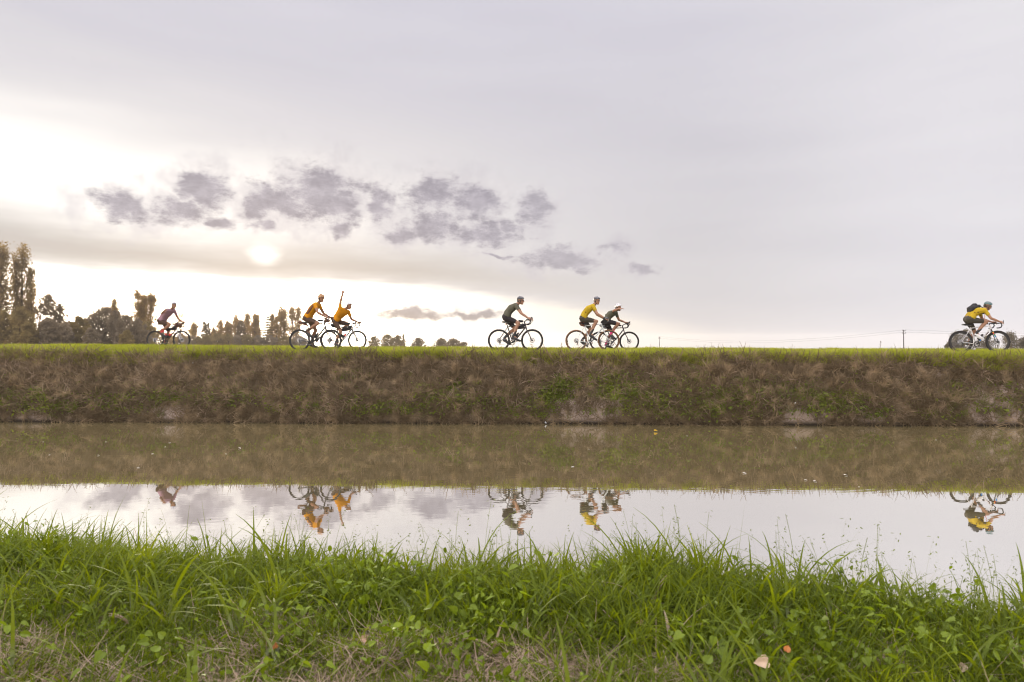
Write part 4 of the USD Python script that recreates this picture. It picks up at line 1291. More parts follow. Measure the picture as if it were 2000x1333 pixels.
def bicycle(label, loc, yaw, c):
    t = thing('bicycle', label, 'bicycle', loc, yaw, 'bicycles riding along the dike')
    wheel(t, (0, RW), c['tyre'], 1, rear=True, deep=c.get('deep', .022))
    wheel(t, (1.03, RW), c['tyre'], 1, spokes=24, deep=c.get('deep', .022))
    fr = c['frame']
    RH, FH = np.array([0, 0, RW]), np.array([1.03, 0, RW])
    SC = np.array([.265, 0, c.get('seat_z', .79)])
    HT, HB = np.array([.80, 0, c.get('head_z', .885)]), np.array([.845, 0, .735])
    mt = (SC + [.012, 0, -.03])
    f = [tube([BB, BB + (SC - BB) * .5, SC], [.017, .0165, .016], 10), tube([mt, mt + (HT - mt) * .5 + [0, 0, -.006], HT + [.006, 0, -.035]], [.014, .015, .017], 10),
         tube([BB, BB + (HB - BB) * .5, HB + [-.006, 0, .03]], [.022, .024, .021], 10), tube([HT, HB], [.021, .023], 10), tube([BB - [0, .038, 0], BB + [0, .038, 0]], .024, 12)]
    for sy in (-1, 1):
        f += [tube([SC + [0, sy * .012, -.05], SC * .5 + RH * .5 + [0, sy * .045, -.02], RH + [0, sy * .062, .01]], [.009, .008, .007], 8),
              tube([BB + [-.01, sy * .022, 0], BB * .55 + RH * .45 + [0, sy * .042, 0], RH + [0, sy * .062, 0]], [.011, .010, .008], 8)]
    frame = part('frame', cat(*f), fr, t, smooth=40)
    if c.get('decal'):
        u = (HB - BB) / np.linalg.norm(HB - BB)
        for a, b, mat in c['decal']:
            part('paint_band', tube([BB + u * a, BB + u * b], .0255, 10, False), mat, frame, smooth=40)
    fk = [tube([HB + [0, 0, -.004], HB + [.008, 0, -.04]], .022, 10)]
    for sy in (-1, 1):
        fk.append(tube([HB + [.006, sy * .012, -.03], HB + [.02, sy * .047, -.08], HB * .4 + FH * .6 + [-.004, sy * .055, 0], FH + [-.012, sy * .058, 0]], [.014, .016, .012, .009], 8))
    fork = part('fork', cat(*fk), c.get('fork', fr), t, smooth=40)
    for k, (a, b, mat) in enumerate(c.get('fork_bands', [])):
        A = HB + [.02, -.047, -.08]
        part('paint_band', tube([A + (FH + [-.012, -.058, 0] - A) * a, A + (FH + [-.012, -.058, 0] - A) * b], .0165, 8, False), mat, fork, smooth=40)
    # saddle on its post
    S = np.array([c['saddle'][0], 0, c['saddle'][1]])
    part('seat_post', tube([SC + (SC - BB) * -.02, SC + (S - SC) * .9 + [0, 0, -.02]], .0135, 8), BLACK, t, smooth=40)
    sad = trimesh.convex.convex_hull(np.vstack([ball((-.115, s * .055, -.01), .022, sub=1).vertices for s in (-1, 1)] + [ball((-.02, s * .03, -.012), .02, sub=1).vertices for s in (-1, 1)] + [ball((.14, 0, -.018), .016, sub=1).vertices]))
    sd = part('saddle', sad.apply_translation(S), c.get('saddle_mat', BLACK), t, smooth=50)
    part('saddle_rail', cat(*[tube([S + [-.10, s * .022, -.03], S + [-.03, s * .022, -.05], S + [.06, s * .022, -.045], S + [.12, s * .01, -.03]], .0035, 5) for s in (-1, 1)]), STEEL, sd)
    # stem, drop bar, hoods
    H = np.array([c['hood'][0], 0, c['hood'][1]])
    clamp = np.array([H[0] - .115, 0, H[2] - .035])
    part('stem', cat(tube([HT, HT + [-.012, 0, .04]], .017, 8), tube([HT + [-.010, 0, .035], clamp], .015, 8)), BLACK, t, smooth=40)
    for s in (-1, 1):
        g = [(0, .02, 0), (0, .17, 0.004), (.02, .205, .002), (.075, .212, .006), (.105, .213, -.02), (.112, .215, -.065), (.085, .222, -.115), (.035, .228, -.135), (-.035, .230, -.138)]
        part('handlebar', tube([clamp + [x, s * y, z] for x, y, z in g], [.0145, .0145, .0155, .0155, .0155, .0155, .0155, .0155, .0155], 8), TAPE, t, smooth=50)
        hd = tube([clamp + [.07, s * .213, .008], clamp + [.11, s * .213, .03], clamp + [.145, s * .213, .045], clamp + [.158, s * .213, .082], clamp + [.155, s * .213, .09]], [.017, .020, .019, .014, .008], 8)
        hood = part('brake_hood', hd, BLACK, t, smooth=50)
        part('brake_lever', tube([clamp + [.152, s * .213, .05], clamp + [.165, s * .216, .0], clamp + [.150, s * .222, -.06]], [.008, .007, .005], 6), STEEL, hood, smooth=50)
    # drive train on the side of the camera
    th = math.radians(c['crank'])
    u = np.array([math.cos(th), 0, math.sin(th)])
    teeth = []
    for k in range(40):
        a = 2 * np.pi * k / 40
        b = trimesh.creation.box((.006, .003, .005))
        b.apply_translation((.085, 0, 0))
        teeth.append(b.apply_transform(roty(a)))
    cr = ring([(.066, -.0015), (.084, -.0015), (.084, .0015), (.066, .0015)], 40)
    arms = [tube([(0, 0, 0), (.07 * np.cos(a), 0, .07 * np.sin(a))], .007, 5) for a in np.arange(4) * np.pi / 2 + .6]
    part('chainring', cat(cr, *teeth, *arms).apply_translation(BB + [0, -.045, 0]), BLACK, t)
    for s, d in ((-1, u), (1, -u)):
        ca = part('crank_arm', tube([BB + [0, s * .06, 0], BB + [0, s * .066, 0] + .085 * d, BB + [0, s * .074, 0] + .17 * d], [.014, .011, .010], 8), BLACK, t, smooth=40)
        part('pedal', rbox((.075, .06, .016), .006, BB + [0, s * .112, 0] + .17 * d), BLACK, ca)
    ch = []
    for sg in (1, -1):
        ch.append(tube([RH + [-.0, -.04, .05 * sg], BB + [0, -.045, .084 * sg]] if sg > 0 else [RH + [.03, -.042, -.125], BB + [0, -.045, -.084]], .0042, 5))
    ch.append(tube([RH + [.045, -.04, -.02], RH + [.065, -.042, -.06], RH + [.03, -.042, -.125]], .0042, 5))
    part('chain', cat(*ch), STEEL, t)
    der = cat(tube([RH + [.005, -.066, -.01], RH + [.035, -.066, -.06], RH + [.03, -.05, -.12]], [.012, .014, .010], 6), *[ring(circle_prof(.022, .004, 6), 14).apply_translation(RH + [x, -.045, z]) for x, z in ((.045, -.065), (.03, -.125))])
    part('derailleur', der, BLACK, t)
    part('brake_caliper', rbox((.035, .02, .05), .006, FH + [-.055, .055, .06]), BLACK, t)
    # bags and bottles
    if c.get('frame_bag'):
        a, b, h = c['frame_bag']
        p0, p1 = mt + (HT - mt) * a + [0, 0, -.055], mt + (HT - mt) * b + [0, 0, -.07]
        hull = np.vstack([ball(p0 + [0, s * .02, 0], .022, sub=1).vertices for s in (-1, 1)] + [ball(p1 + [0, s * .02, 0], .024, sub=1).vertices for s in (-1, 1)] + [ball(p0 + [.03, s * .02, -h * .6], .02, sub=1).vertices for s in (-1, 1)] + [ball(p1 + [-.02, s * .02, -h], .02, sub=1).vertices for s in (-1, 1)])
        fb = part('frame_bag', trimesh.convex.convex_hull(hull), BAGM, t, smooth=60)
        part('strap', cat(*[tube([p0 + (p1 - p0) * q + [0, s * .030, -.02], p0 + (p1 - p0) * q + [0, s * .012, .075]], .006, 4) for q in (.2, .8) for s in (-1, 1)]), BLACK, fb)
    if c.get('top_bag'):
        L, h = c['top_bag']
        p = HT + [-.04 - L / 2, 0, .012]
        part('top_tube_bag', rbox((L, .055, h), .022, p + [0, 0, h / 2], roty(.04)), BAGM, t, smooth=60)
    if c.get('saddle_bag'):
        L, mat = c['saddle_bag']
        hull = np.vstack([ball(S + [-.06, s * .03, -.05], .045, sub=1).vertices for s in (-1, 1)] + [ball(S + [-L, 0, .0], .05, (1, 1.1, .9), sub=1).vertices, ball(S + [.03, 0, -.09], .03, sub=1).vertices])
        part('saddle_bag', trimesh.convex.convex_hull(hull), mat, t, smooth=60)
    if c.get('bar_bag'):
        r, w, mat = c['bar_bag']
        part('handlebar_bag', cat(tube([clamp + [.03, -w, -.06], clamp + [.03, -w * .9, -.06], clamp + [.03, w * .9, -.06], clamp + [.03, w, -.06]], [r * .8, r, r, r * .8], 14)), mat, t, smooth=50)
    if c.get('rear_light'):
        part('rear_light', rbox((.022, .03, .055), .006, SC + [-.045, 0, .06]), c['rear_light'], t)
    u1 = (HB - BB) / np.linalg.norm(HB - BB)
    up = np.array([-u1[2], 0, u1[0]])
    u2 = (SC - BB) / np.linalg.norm(SC - BB)
    for where, mat, cap in c.get('bottles', []):
        if where == 'down':
            bottle(t, BB + u1 * .16 + up * .062, BB + u1 * .36 + up * .062, .036, mat, cap, BLACK, None)
        elif where == 'under':
            bottle(t, BB + u1 * .10 - up * .062, BB + u1 * .30 - up * .062, .036, mat, cap, BLACK, None)
        else:
            bottle(t, BB + u2 * .12 + [.062, 0, .02], BB + u2 * .31 + [.062, 0, .02], .036, mat, cap, BLACK, None)
    if c.get('computer'):
        part('bike_computer', rbox((.07, .045, .012), .004, clamp + [.07, 0, .03], roty(-.25)), BLACK, t)
    return t


def bones(parts, edge=0.016, rounds=6):
    """One skin over tapered bones: parts are lists of (point, radius) whose balls are hulled."""
    total = None
    for p in parts:
        h = m3.Manifold.hull_points(np.vstack([trimesh.creation.icosphere(1, r).vertices + np.asarray(c, float) for c, r in p]))
        total = h if total is None else total + h
    m = man(total.refine_to_length(edge))
    trimesh.smoothing.filter_taubin(m, lamb=.5, nu=.52, iterations=rounds)
    return m


def bend(a, c, l1, l2, toward):
    """The elbow or knee between a and c, on the side given."""
    a, c = np.asarray(a, float), np.asarray(c, float)
    d = np.linalg.norm(c - a)
    if d > (l1 + l2) * .995:
        c = a + (c - a) * (l1 + l2) * .995 / d
        d = (l1 + l2) * .995
    k = (l1 ** 2 - l2 ** 2 + d ** 2) / (2 * d)
    h = math.sqrt(max(l1 ** 2 - k ** 2, 1e-6))
    u = (c - a) / d
    w = np.asarray(toward, float) - u * np.dot(toward, u)
    w /= np.linalg.norm(w)
    return a + u * k + w * h, c


def hand_bones(wrist, u, n, curl, spread=0.12, side=1):
    """Palm, four fingers and a thumb; u along the palm, n out of its back, side +1 or -1 for the thumb."""
    u = u / np.linalg.norm(u)
    n = n - u * np.dot(n, u)
    n /= np.linalg.norm(n)
    w = np.cross(n, u) * side
    out = [[(wrist, .026), (wrist + u * .045 + w * .022, .017), (wrist + u * .045 - w * .022, .017)], [(wrist + u * .045 + w * .024, .017), (wrist + u * .085 + w * .028, .013), (wrist + u * .08 - w * .028, .012), (wrist + u * .045 - w * .022, .016)]]
    for k, (o, L) in enumerate(zip((.028, .010, -.009, -.027), (.070, .078, .073, .058))):
        p, d = wrist + u * (.085 - .004 * abs(k - 1)) + w * o, u + w * spread * (1.2 - .8 * k)
        d /= np.linalg.norm(d)
        ch = [p]
        for q, fl in enumerate((.45, .30, .25)):
            a = curl * (.6 + .5 * q)
            d2 = d * math.cos(a) - n * math.sin(a)
            ch.append(ch[-1] + d2 * L * fl)
            d = d2
            n_ = n
        out += [[(ch[i], .0098 - .0008 * i), (ch[i + 1], .0092 - .0010 * i)] for i in range(3)]
    b = wrist + u * .022 + w * .026
    d = u * .75 + w * .75 - n * .25 * curl
    d /= np.linalg.norm(d)
    m1 = b + d * .038
    d2 = d * .85 + u * .35 - n * .5 * curl
    d2 /= np.linalg.norm(d2)
    out += [[(b, .014), (m1, .0115)], [(m1, .0112), (m1 + d2 * .028, .0095)], [(m1 + d2 * .028, .0095), (m1 + d2 * .05, .0082)]]
    return out


def rider(label, loc, yaw, c):
    """A cyclist. All places are (along, across, up) of the bicycle; the camera sees the side -across."""
    t = thing('person', label, 'person', loc, yaw, 'riders on the dike')
    P = lambda p, y=0.0: np.array([p[0], y if len(p) < 3 else p[1], p[-1]], float)
    hip, sh, head = P(c['hip']), P(c['shoulder']), P(c['head'])
    tw = c.get('twist', 0.0)                         # chest turned towards the camera
    sk, jm, sm = c.get('skin', SKIN), c['jersey'], c['shorts']
    hips = {s: hip + [0, s * .088, 0] for s in (-1, 1)}
    ax = (sh - hip) / np.linalg.norm(sh - hip)
    nb = np.array([-ax[2], 0, ax[0]])                # out of the back
    lat = np.array([math.sin(tw), math.cos(tw), 0])
    sho = {s: sh + lat * s * .165 + ax * -.01 for s in (-1, 1)}
    sho[-1] = sho[-1] + np.array(c.get('near_sh', (0, 0, 0)))
    sho[1] = sho[1] + np.array(c.get('far_sh', (0, 0, 0)))
    waist = hip + ax * .17 + nb * c.get('hunch', .03)
    chest = hip + (sh - hip) * .68 + nb * c.get('hunch', .03) * .9
    up = sh + ax * -.02
    neck = sh + ax * .055 + nb * -.005
    latw = lat * .5 + np.array([0, .5, 0])
    torso = [[(hips[-1] + [-.01, 0, .02], .105), (hips[1] + [-.01, 0, .02], .105), (waist - latw * .06, .098), (waist + latw * .06, .098)],
             [(waist - latw * .06, .098), (waist + latw * .06, .098), (chest - lat * .085, .108), (chest + lat * .085, .108)],
             [(chest - lat * .085, .108), (chest + lat * .085, .108), (sho[-1] - lat * -.03, .066), (sho[1] - lat * .03, .066), (up, .07)]]
    throat = head + (neck - head) * .55
    neckb = [[(up + ax * .01, .066), (neck, .056)], [(neck, .056), (throat, .052)]]
    # arms
    arms, hands = {}, {}
    for s, key in ((-1, 'near'), (1, 'far')):
        spec = c[key + '_arm']
        if isinstance(spec, dict):
            el, wr = P(spec['elbow']), P(spec['wrist'])
            u, n = np.array(spec['hand'], float), np.array(spec['back'], float)
            curl, spread = spec.get('curl', .15), spec.get('spread', .3)
        else:
            H = np.array([spec[0], s * .205, spec[1]])
            wr = H + [-.075, 0, .022]
            el, wr = bend(sho[s], wr, .295, .265, (-.2, s * .55, -.8))
            u, n, curl, spread = np.array([.95, 0, -.08]), np.array([.1, s * .55, .85]), .62, .05
        arms[s] = (el, wr)
        hands[s] = hand_bones(wr, u, n, curl, spread, side=s * c.get('thumb_' + key, 1))
    armb = []
    for s in (-1, 1):
        el, wr = arms[s]
        armb += [[(sho[s], .058), (sho[s] * .45 + el * .55, .047)], [(sho[s] * .45 + el * .55, .047), (el, .038)], [(el, .039), (el * .65 + wr * .35, .039)], [(el * .65 + wr * .35, .039), (wr, .026)]] + hands[s]
    # legs
    th = math.radians(c['crank'])
    legs = {}
    legb = []
    for s in (-1, 1):
        d = np.array([math.cos(th), 0, math.sin(th)]) * (1 if s < 0 else -1)
        ball_ = BB + .17 * d + [0.0, s * .118, .035]
        drop = c.get('heel', .30) + (.25 if d[2] > .3 or d[0] < -.5 else 0.0)     # heel lifted on the way up
        heel_dir = np.array([-math.cos(drop), 0, math.sin(drop)])
        heel = ball_ + heel_dir * .155
        ankle = heel + np.array([.028, 0, .075])
        knee, ankle2 = bend(hips[s], ankle, .435, .425, (1, s * .05, .35))
        legs[s] = dict(ball=ball_, heel=heel, ankle=ankle, knee=knee, toe=ball_ - heel_dir * .085)
        mid = hips[s] * .45 + knee * .55
        calf = knee * .66 + ankle * .34 + (np.array([-.018, 0, 0]))
        legb += [[(hips[s] + [.0, 0, -.01], .100), (mid, .072)], [(mid, .072), (knee, .054)], [(knee, .052), (calf, .056)], [(calf, .054), (ankle, .034)], [(ankle, .036), (heel, .030)], [(ankle, .034), (ball_, .034)], [(ball_, .032), (legs[s]['toe'], .022)]]
    # head: the face looks along f
    yw, pt = c.get('look', (0.0, 0.0))
    f = np.array([math.cos(yw) * math.cos(pt), math.sin(yw) * math.cos(pt), math.sin(pt)])
    r_ = np.array([math.sin(yw), -math.cos(yw), 0])
    upv = np.cross(r_, f)
    hp = lambda a, b, d: head + f * a + r_ * b + upv * d
    headb = [[(hp(-.015, 0, .030), .088), (hp(.022, 0, .028), .074), (hp(.045, 0, -.045), .046), (hp(-.01, 0, -.03), .066)],
             [(hp(.045, 0, -.045), .044), (hp(.066, .012, -.085), .020), (hp(.066, -.012, -.085), .020), (hp(.0, 0, -.05), .05)],
             [(hp(.088, 0, .018), .012), (hp(.106, 0, -.020), .014)], [(hp(.085, .014, -.022), .011), (hp(.085, -.014, -.022), .011), (hp(.10, 0, -.018), .012)],
             [(hp(-.012, .074, -.004), .012), (hp(-.016, .080, -.026), .010)], [(hp(-.012, -.074, -.004), .012), (hp(-.016, -.080, -.026), .010)],
             [(hp(-.01, 0, -.04), .055), (throat, .052)]]
    body = part('body', bones(torso + neckb + armb + legb + headb, .013, 4), sk, t, smooth=True)
    part('eye', ball(hp(.078, .030, .022), .010, sub=1), DARKEYE, t)
    part('eye', ball(hp(.078, -.030, .022), .010, sub=1), DARKEYE, t)
    part('mouth', cat(ball(hp(.082, 0, -.055), .012, (.6, .6, .6), 1), tube([hp(.078, .022, -.055), hp(.090, 0, -.057), hp(.078, -.022, -.055)], [.004, .0055, .004], 5)), LIPS, t)
    part('hair', bones([[(hp(-.04, 0, .0), .074), (hp(-.045, 0, -.035), .058)], [(hp(-.01, .035, .01), .052), (hp(-.03, .03, -.02), .047)], [(hp(-.01, -.035, .01), .052), (hp(-.03, -.03, -.02), .047)]], .02, 2), c.get('hair', HAIR), t, smooth=True)
    # jersey, shorts, socks, shoes
    g = lambda bb, e: [[(p, r + e) for p, r in b] for b in bb]
    slv = c.get('sleeve', .52)
    sle = []
    for s in (-1, 1):
        el, wr = arms[s]
        sle.append([(sho[s], .064), (sho[s] + (el - sho[s]) * slv, .055)])
        if slv >= .95:
            sle.append([(el, .046), (el + (wr - el) * .8, .036)])
    low = hip + ax * .075 + nb * c.get('hunch', .03) * .4
    hem = [[(low + [0, -.080, 0], .120), (low + [0, .080, 0], .120), (waist - latw * .066, .112), (waist + latw * .066, .112)]]
    jr = part('jersey', bones(hem + g(torso[1:], .010) + sle + [[(up, .075), (neck - ax * .02, .060)]], .015, 4), jm, t, smooth=True)
    for k, (bb, mat) in enumerate(c.get('panels', [])):
        pts = []
        for a, o, dep, rr in bb:
            pts.append((hip + (sh - hip) * a + nb * dep - np.array([0, o, 0]), rr))
        part('side_panel', bones([[pts[i], pts[i + 1]] for i in range(len(pts) - 1)], .02, 3), mat, jr, smooth=True)
    if c.get('pocket'):
        part('back_pocket', bones([[(waist + nb * .085 - lat * .06, .042), (waist + nb * .085 + lat * .06, .042), (waist + nb * .07 + ax * .10, .035)]], .02, 3), jm, jr, smooth=True)
    for a, o, dep, rr in c.get('motifs', []):
        q = hip + (sh - hip) * a + nb * dep - np.array([0, o, 0])
        part('printed_motif', ball(q, rr, (1, .35, 1), 1), c['motif_mat'], jr)
    sh_b = [[(p, r + .008) for p, r in torso[0][:2]] + [(low + [0, -.074, 0], .110), (low + [0, .074, 0], .110)]]
    for s in (-1, 1):
        kn = legs[s]['knee']
        mid = hips[s] * .45 + kn * .55
        sh_b += [[(hips[s] + [0, 0, -.015], .104), (mid, .079)], [(mid, .080), (hips[s] * .27 + kn * .73, .070)]]
    part('shorts', bones(sh_b, .015, 4), sm, t, smooth=True)
    for s in (-1, 1):
        L = legs[s]
        kn, an = L['knee'], L['ankle']
        so = part('sock', bones([[(an + (kn - an) * c.get('sock', .34), .046), (an, .040)], [(an, .040), (L['heel'], .033)]], .014, 2), c.get('sock_mat', BLACK), t, smooth=True)
        hd = (L['ball'] - L['heel']) / np.linalg.norm(L['ball'] - L['heel'])
        sb = [[(L['heel'] + [0, 0, .016], .039), (an * .45 + L['heel'] * .55 + hd * .05, .040), (L['ball'] + [0, -.012, .004], .036), (L['ball'] + [0, .012, .004], .036)], [(L['ball'] + [0, -.012, .004], .036), (L['ball'] + [0, .012, .004], .036), (L['toe'] + [0, 0, .004], .029)]]
        so = part('shoe', bones(sb, .014, 2), c.get('shoe_mat', BLACK), t, smooth=True)
        part('sole', rbox((.25, .075, .012), .005, (L['heel'] + L['toe']) / 2 + [0, 0, -.034], roty(math.atan2(-hd[2], hd[0]))), c.get('sole_mat', BLACK), so)
    if c.get('gloves'):
        for s in (-1, 1):
            el, wr = arms[s]
            part('glove', bones(g(hands[s][:2], .005) + [[(wr, .031), (wr + (el - wr) * .1, .033)]], .012, 2), c['gloves'], t, smooth=True)
    # helmet with its vents, straps, glasses
    E = np.array([.118, .092, .098])
    he = trimesh.creation.icosphere(3, 1.0)
    R = np.eye(4)
    R[:3, 0], R[:3, 1], R[:3, 2] = f, -r_, upv
    v = he.vertices * E
    low = -.004 + .05 * np.clip((v[:, 0] - .03) / .09, 0, 1) - .030 * np.clip((-v[:, 0] - .02) / .09, 0, 1)
    v[:, 2] = np.maximum(v[:, 2], low)
    v[:, 2] += .006 * np.cos(v[:, 1] * 140) * (v[:, 2] > low + .02)
    he.vertices = v
    he.apply_transform(R)
    he.apply_translation(hp(-.008, 0, .050))
    hm = part('helmet', he, c['helmet'], t, smooth=40)
    vents = []
    for q, y in enumerate((-.062, -.034, 0, .034, .062)):
        for x0, x1 in ((-.098, -.045), (-.03, .03), (.045, .088)):
            if abs(y) > .05 and x0 < -.09:
                x0 = -.08
            pts = []
            for x in np.linspace(x0, x1, 5):
                k = 1 - (x / E[0]) ** 2 - (y / E[1]) ** 2
                if k > .03:
                    pts.append(hp(-.008 + x, -y, .050 + E[2] * math.sqrt(k) - .002))
            if len(pts) > 2:
                vents.append(tube(pts, np.interp(np.linspace(0, 1, len(pts)), [0, .5, 1], [.004, .0095, .004]), 6))
    part('helmet_vents', cat(*vents), c.get('vent', BLACK), hm, smooth=40)
    part('chin_strap', cat(*[tube([hp(.02, s * .083, .03), hp(.012, s * .078, -.03), hp(.045, s * .035, -.098), hp(.052, 0, -.106)], .0055, 5) for s in (-1, 1)] + [tube([hp(-.055, s * .078, .025), hp(.012, s * .080, -.03)], .005, 5) for s in (-1, 1)]), BLACK, hm)
    if c.get('glasses'):
        gl = part('glasses', cat(*[ball(hp(.084, s * .032, .020), .026, (.5, 1.0, .8), 2) for s in (-1, 1)]), c['glasses'], t, smooth=True)
        part('glasses_frame', cat(*[tube([hp(.088, s * .05, .026), hp(.04, s * .078, .022), hp(-.02, s * .082, .016)], .004, 5) for s in (-1, 1)] + [tube([hp(.095, -.03, .034), hp(.104, 0, .030), hp(.095, .03, .034)], .004, 5)]), BLACK, gl)
    return t, dict(hip=hip, sh=sh, ax=ax, nb=nb, sho=sho, chest=chest, arms=arms, hands=hands, lat=lat)


def C(name, *a, **k):
    return plain(name, *a, **k)


MUSTARD = C('jersey_mustard', (0.40, 0.165, 0.004), .8, .15, .12)
YELLOW = C('jersey_yellow', (0.31, 0.215, 0.012), .8, .15, .12)
OLIVE_J = C('jersey_grey_green', (0.075, 0.072, 0.050), .8, .15, .12)
VIOLET = C('jersey_violet', (0.27, 0.165, 0.20), .8, .15, .15)
BROWNP = C('panel_brown', (0.13, 0.060, 0.032), .8, .15, .1)
SHORTS_D = C('shorts_dark', (0.020, 0.016, 0.017), .75, .2, .15)
SHORTS_O = C('shorts_olive', (0.040, 0.036, 0.027), .75, .2, .15)
SHORTS_B = C('shorts_brown', (0.060, 0.036, 0.025), .75, .2, .15)
WHITE = C('white_paint', (0.55, 0.55, 0.57), .35, .5)
GREYH = C('grey_helmet', (0.20, 0.19, 0.21), .35, .5)
BLACKH = C('black_helmet', (0.025, 0.025, 0.028), .35, .5)
TANH = C('tan_helmet', (0.30, 0.17, 0.075), .45, .4)
TEALH = C('teal_grey_helmet', (0.055, 0.10, 0.10), .35, .5)
RED = C('red_plastic', (0.62, 0.03, 0.03), .4, .5)
PINK = C('pink_sock', (0.55, 0.03, 0.15), .8, .2)
REDSOCK = C('red_sock', (0.45, 0.04, 0.04), .8, .2)
GREYBAG = C('grey_bag', (0.16, 0.16, 0.17), .8, .2, .2)
BROWNBAG = C('brown_bag', (0.11, 0.055, 0.035), .8, .2, .2)
F_DARK = C('frame_dark', (0.035, 0.032, 0.034), .35, .5)
F_BROWN = C('frame_brown', (0.075, 0.050, 0.045), .35, .5)
F_PALE = C('frame_pale_blue', (0.50, 0.54, 0.57), .3, .5)
F_WHITE = C('frame_white', (0.50, 0.49, 0.50), .3, .5)
BLUE = C('blue_paint', (0.04, 0.22, 0.62), .35, .5)
GREEN = C('green_paint', (0.02, 0.30, 0.06), .35, .5)
YEL = C('yellow_paint', (0.75, 0.42, 0.02), .35, .5)
ORANGE = C('orange_light', (0.55, 0.13, 0.05), .4, .5)
CLEAR = C('bottle_pale', (0.35, 0.36, 0.37), .35, .5)
MOTIF = C('motif_brown', (0.12, 0.08, 0.02), .8, .1)
DARKB = C('bottle_dark', (0.05, 0.045, 0.045), .4, .5)
REDCORD = C('red_cord', (0.5, 0.03, 0.04), .7, .2)


def local(c, p):
    """Places read off the enlarged photograph: c = rear hub (px, py) and pixels per metre there."""
    return ((p[0] - c[0]) / c[2], (c[1] - p[1]) / c[3] + RW)


def where(px_hub, d, yaw):
    x = (px_hub - 1000) / FPX * d
    # the wheels stand on the dike's top
    s = 1 + (d - float(y_lip(np.array([x]))[0])) / (path_y(x, 4.5) - float(y_lip(np.array([x]))[0]))
    z = float(far_profile(np.array([x]), np.array([min(s, 2.0)]))[1][0])
    return (x, d, z + .012), yaw


YAW = math.atan(-0.1)
base = dict(hunch=.03)
# --- A: rider in violet, far left
c = (530, 1048, 519, 519)
L = lambda p: local(c, p)
loc, yw = where(250 + 53.0, 25.3, YAW)
hoodA = (1.0, .99)
bicycle('dark gravel bicycle with white fork and red bottles, ridden by the person in violet', loc, yw, dict(tyre=TYRE, frame=F_BROWN, fork=F_WHITE, saddle=(.22, .93), hood=hoodA, crank=88, seat_z=.80,
        frame_bag=(.25, .98, .10), bar_bag=(.085, .14, BROWNBAG), bottles=[('down', RED, RED), ('seat', RED, RED)], top_bag=(.10, .05)))
rider('person in violet jersey and dark shorts, far left, one forearm held up before the chest', loc, yw, dict(base, hip=(.245, 1.035), shoulder=(.60, 1.445), head=(.735, 1.60), look=(-.85, -.05), twist=.35, jersey=VIOLET, shorts=SHORTS_B, helmet=GREYH, vent=WHITE,
      crank=88, sock_mat=REDSOCK, sock=.2, far_arm=hoodA, near_arm=dict(elbow=(.50, -.40, 1.30), wrist=(.66, -.53, 1.37), hand=(.8, -.3, .35), back=(.2, -.9, .1), curl=.5, spread=.1), skin=SKIN_TAN))
# --- B: rider in mustard with brown panels
loc, yw = where(540 + 45.2, 21.6, YAW)
hoodB = (.985, 1.055)
bicycle('gravel bicycle with two dark bottles and brown saddle bag, left of the waving rider', loc, yw, dict(tyre=TYRE, frame=F_DARK, saddle=(.215, .915), hood=hoodB, crank=98, head_z=.93, saddle_bag=(.22, BROWNBAG), bar_bag=(.06, .09, BROWNBAG),
        bottles=[('down', DARKB, DARKB), ('under', DARKB, DARKB)], top_bag=(.17, .06)))
rider('person in mustard jersey with brown sides, looking down beside the waving rider', loc, yw, dict(base, hip=(.25, 1.03), shoulder=(.575, 1.475), head=(.70, 1.655), look=(-.45, -.28), jersey=MUSTARD, shorts=SHORTS_B, helmet=TANH, vent=BROWNP, crank=98,
      sock_mat=SHORTS_B, near_arm=hoodB, far_arm=hoodB, skin=SKIN_TAN, sleeve=.42, panels=[([(.26, .135, .040, .050), (.45, .155, .040, .052), (.70, .165, .035, .054), (.95, .155, .02, .052)], BROWNP)]))
# --- C: waving rider
loc, yw = where(540 + 103, 24.3, YAW)
hoodC = (1.04, .975)
bicycle('dark gravel bicycle with a red bottle, ridden by the waving person', loc, yw, dict(tyre=TYRE, frame=F_DARK, saddle=(.20, .90), hood=hoodC, crank=-100, frame_bag=(.30, .95, .10), bottles=[('down', RED, DARKB)], top_bag=(.20, .07), saddle_bag=(.10, BAGM),
        decal=[(.18, .36, WHITE)]))
rider('person in orange yellow jersey waving one raised arm', loc, yw, dict(base, hip=(.24, 1.02), shoulder=(.56, 1.42), head=(.725, 1.555), look=(-.75, -.10), twist=.65, jersey=MUSTARD, shorts=SHORTS_B, helmet=WHITE, vent=BLACK, crank=-100, near_sh=(-.02, 0, .05), far_sh=(.0, 0, -.05),
      sock_mat=BLACK, far_arm=hoodC, near_arm=dict(elbow=(.475, -.16, 1.735), wrist=(.535, -.14, 1.985), hand=(.15, 0, 1.0), back=(.25, .95, 0), curl=.12, spread=.42), thumb_near=-1, skin=SKIN_TAN, pocket=True, sleeve=.5))
# --- D: rider in grey green
loc, yw = where(930 + 455 / 10.25, 21.1, YAW)
hoodD = (.985, 1.005)
bicycle('dark gravel bicycle with frame bag and orange rear light, ridden alone in the middle', loc, yw, dict(tyre=TYRE, frame=F_DARK, saddle=(.235, .925), hood=hoodD, crank=14, frame_bag=(.45, .98, .09), top_bag=(.16, .07), bottles=[('down', DARKB, DARKB), ('seat', CLEAR, DARKB)],
        rear_light=ORANGE, computer=True))
rider('person in grey green jersey and black shorts riding alone in the middle', loc, yw, dict(base, hip=(.225, 1.045), shoulder=(.535, 1.425), head=(.675, 1.555), look=(-.12, -.08), jersey=OLIVE_J, shorts=SHORTS_D, helmet=BLACKH, vent=GREYH, crank=14, hunch=.055,
      near_arm=hoodD, far_arm=hoodD, glasses=LENS, skin=SKIN))
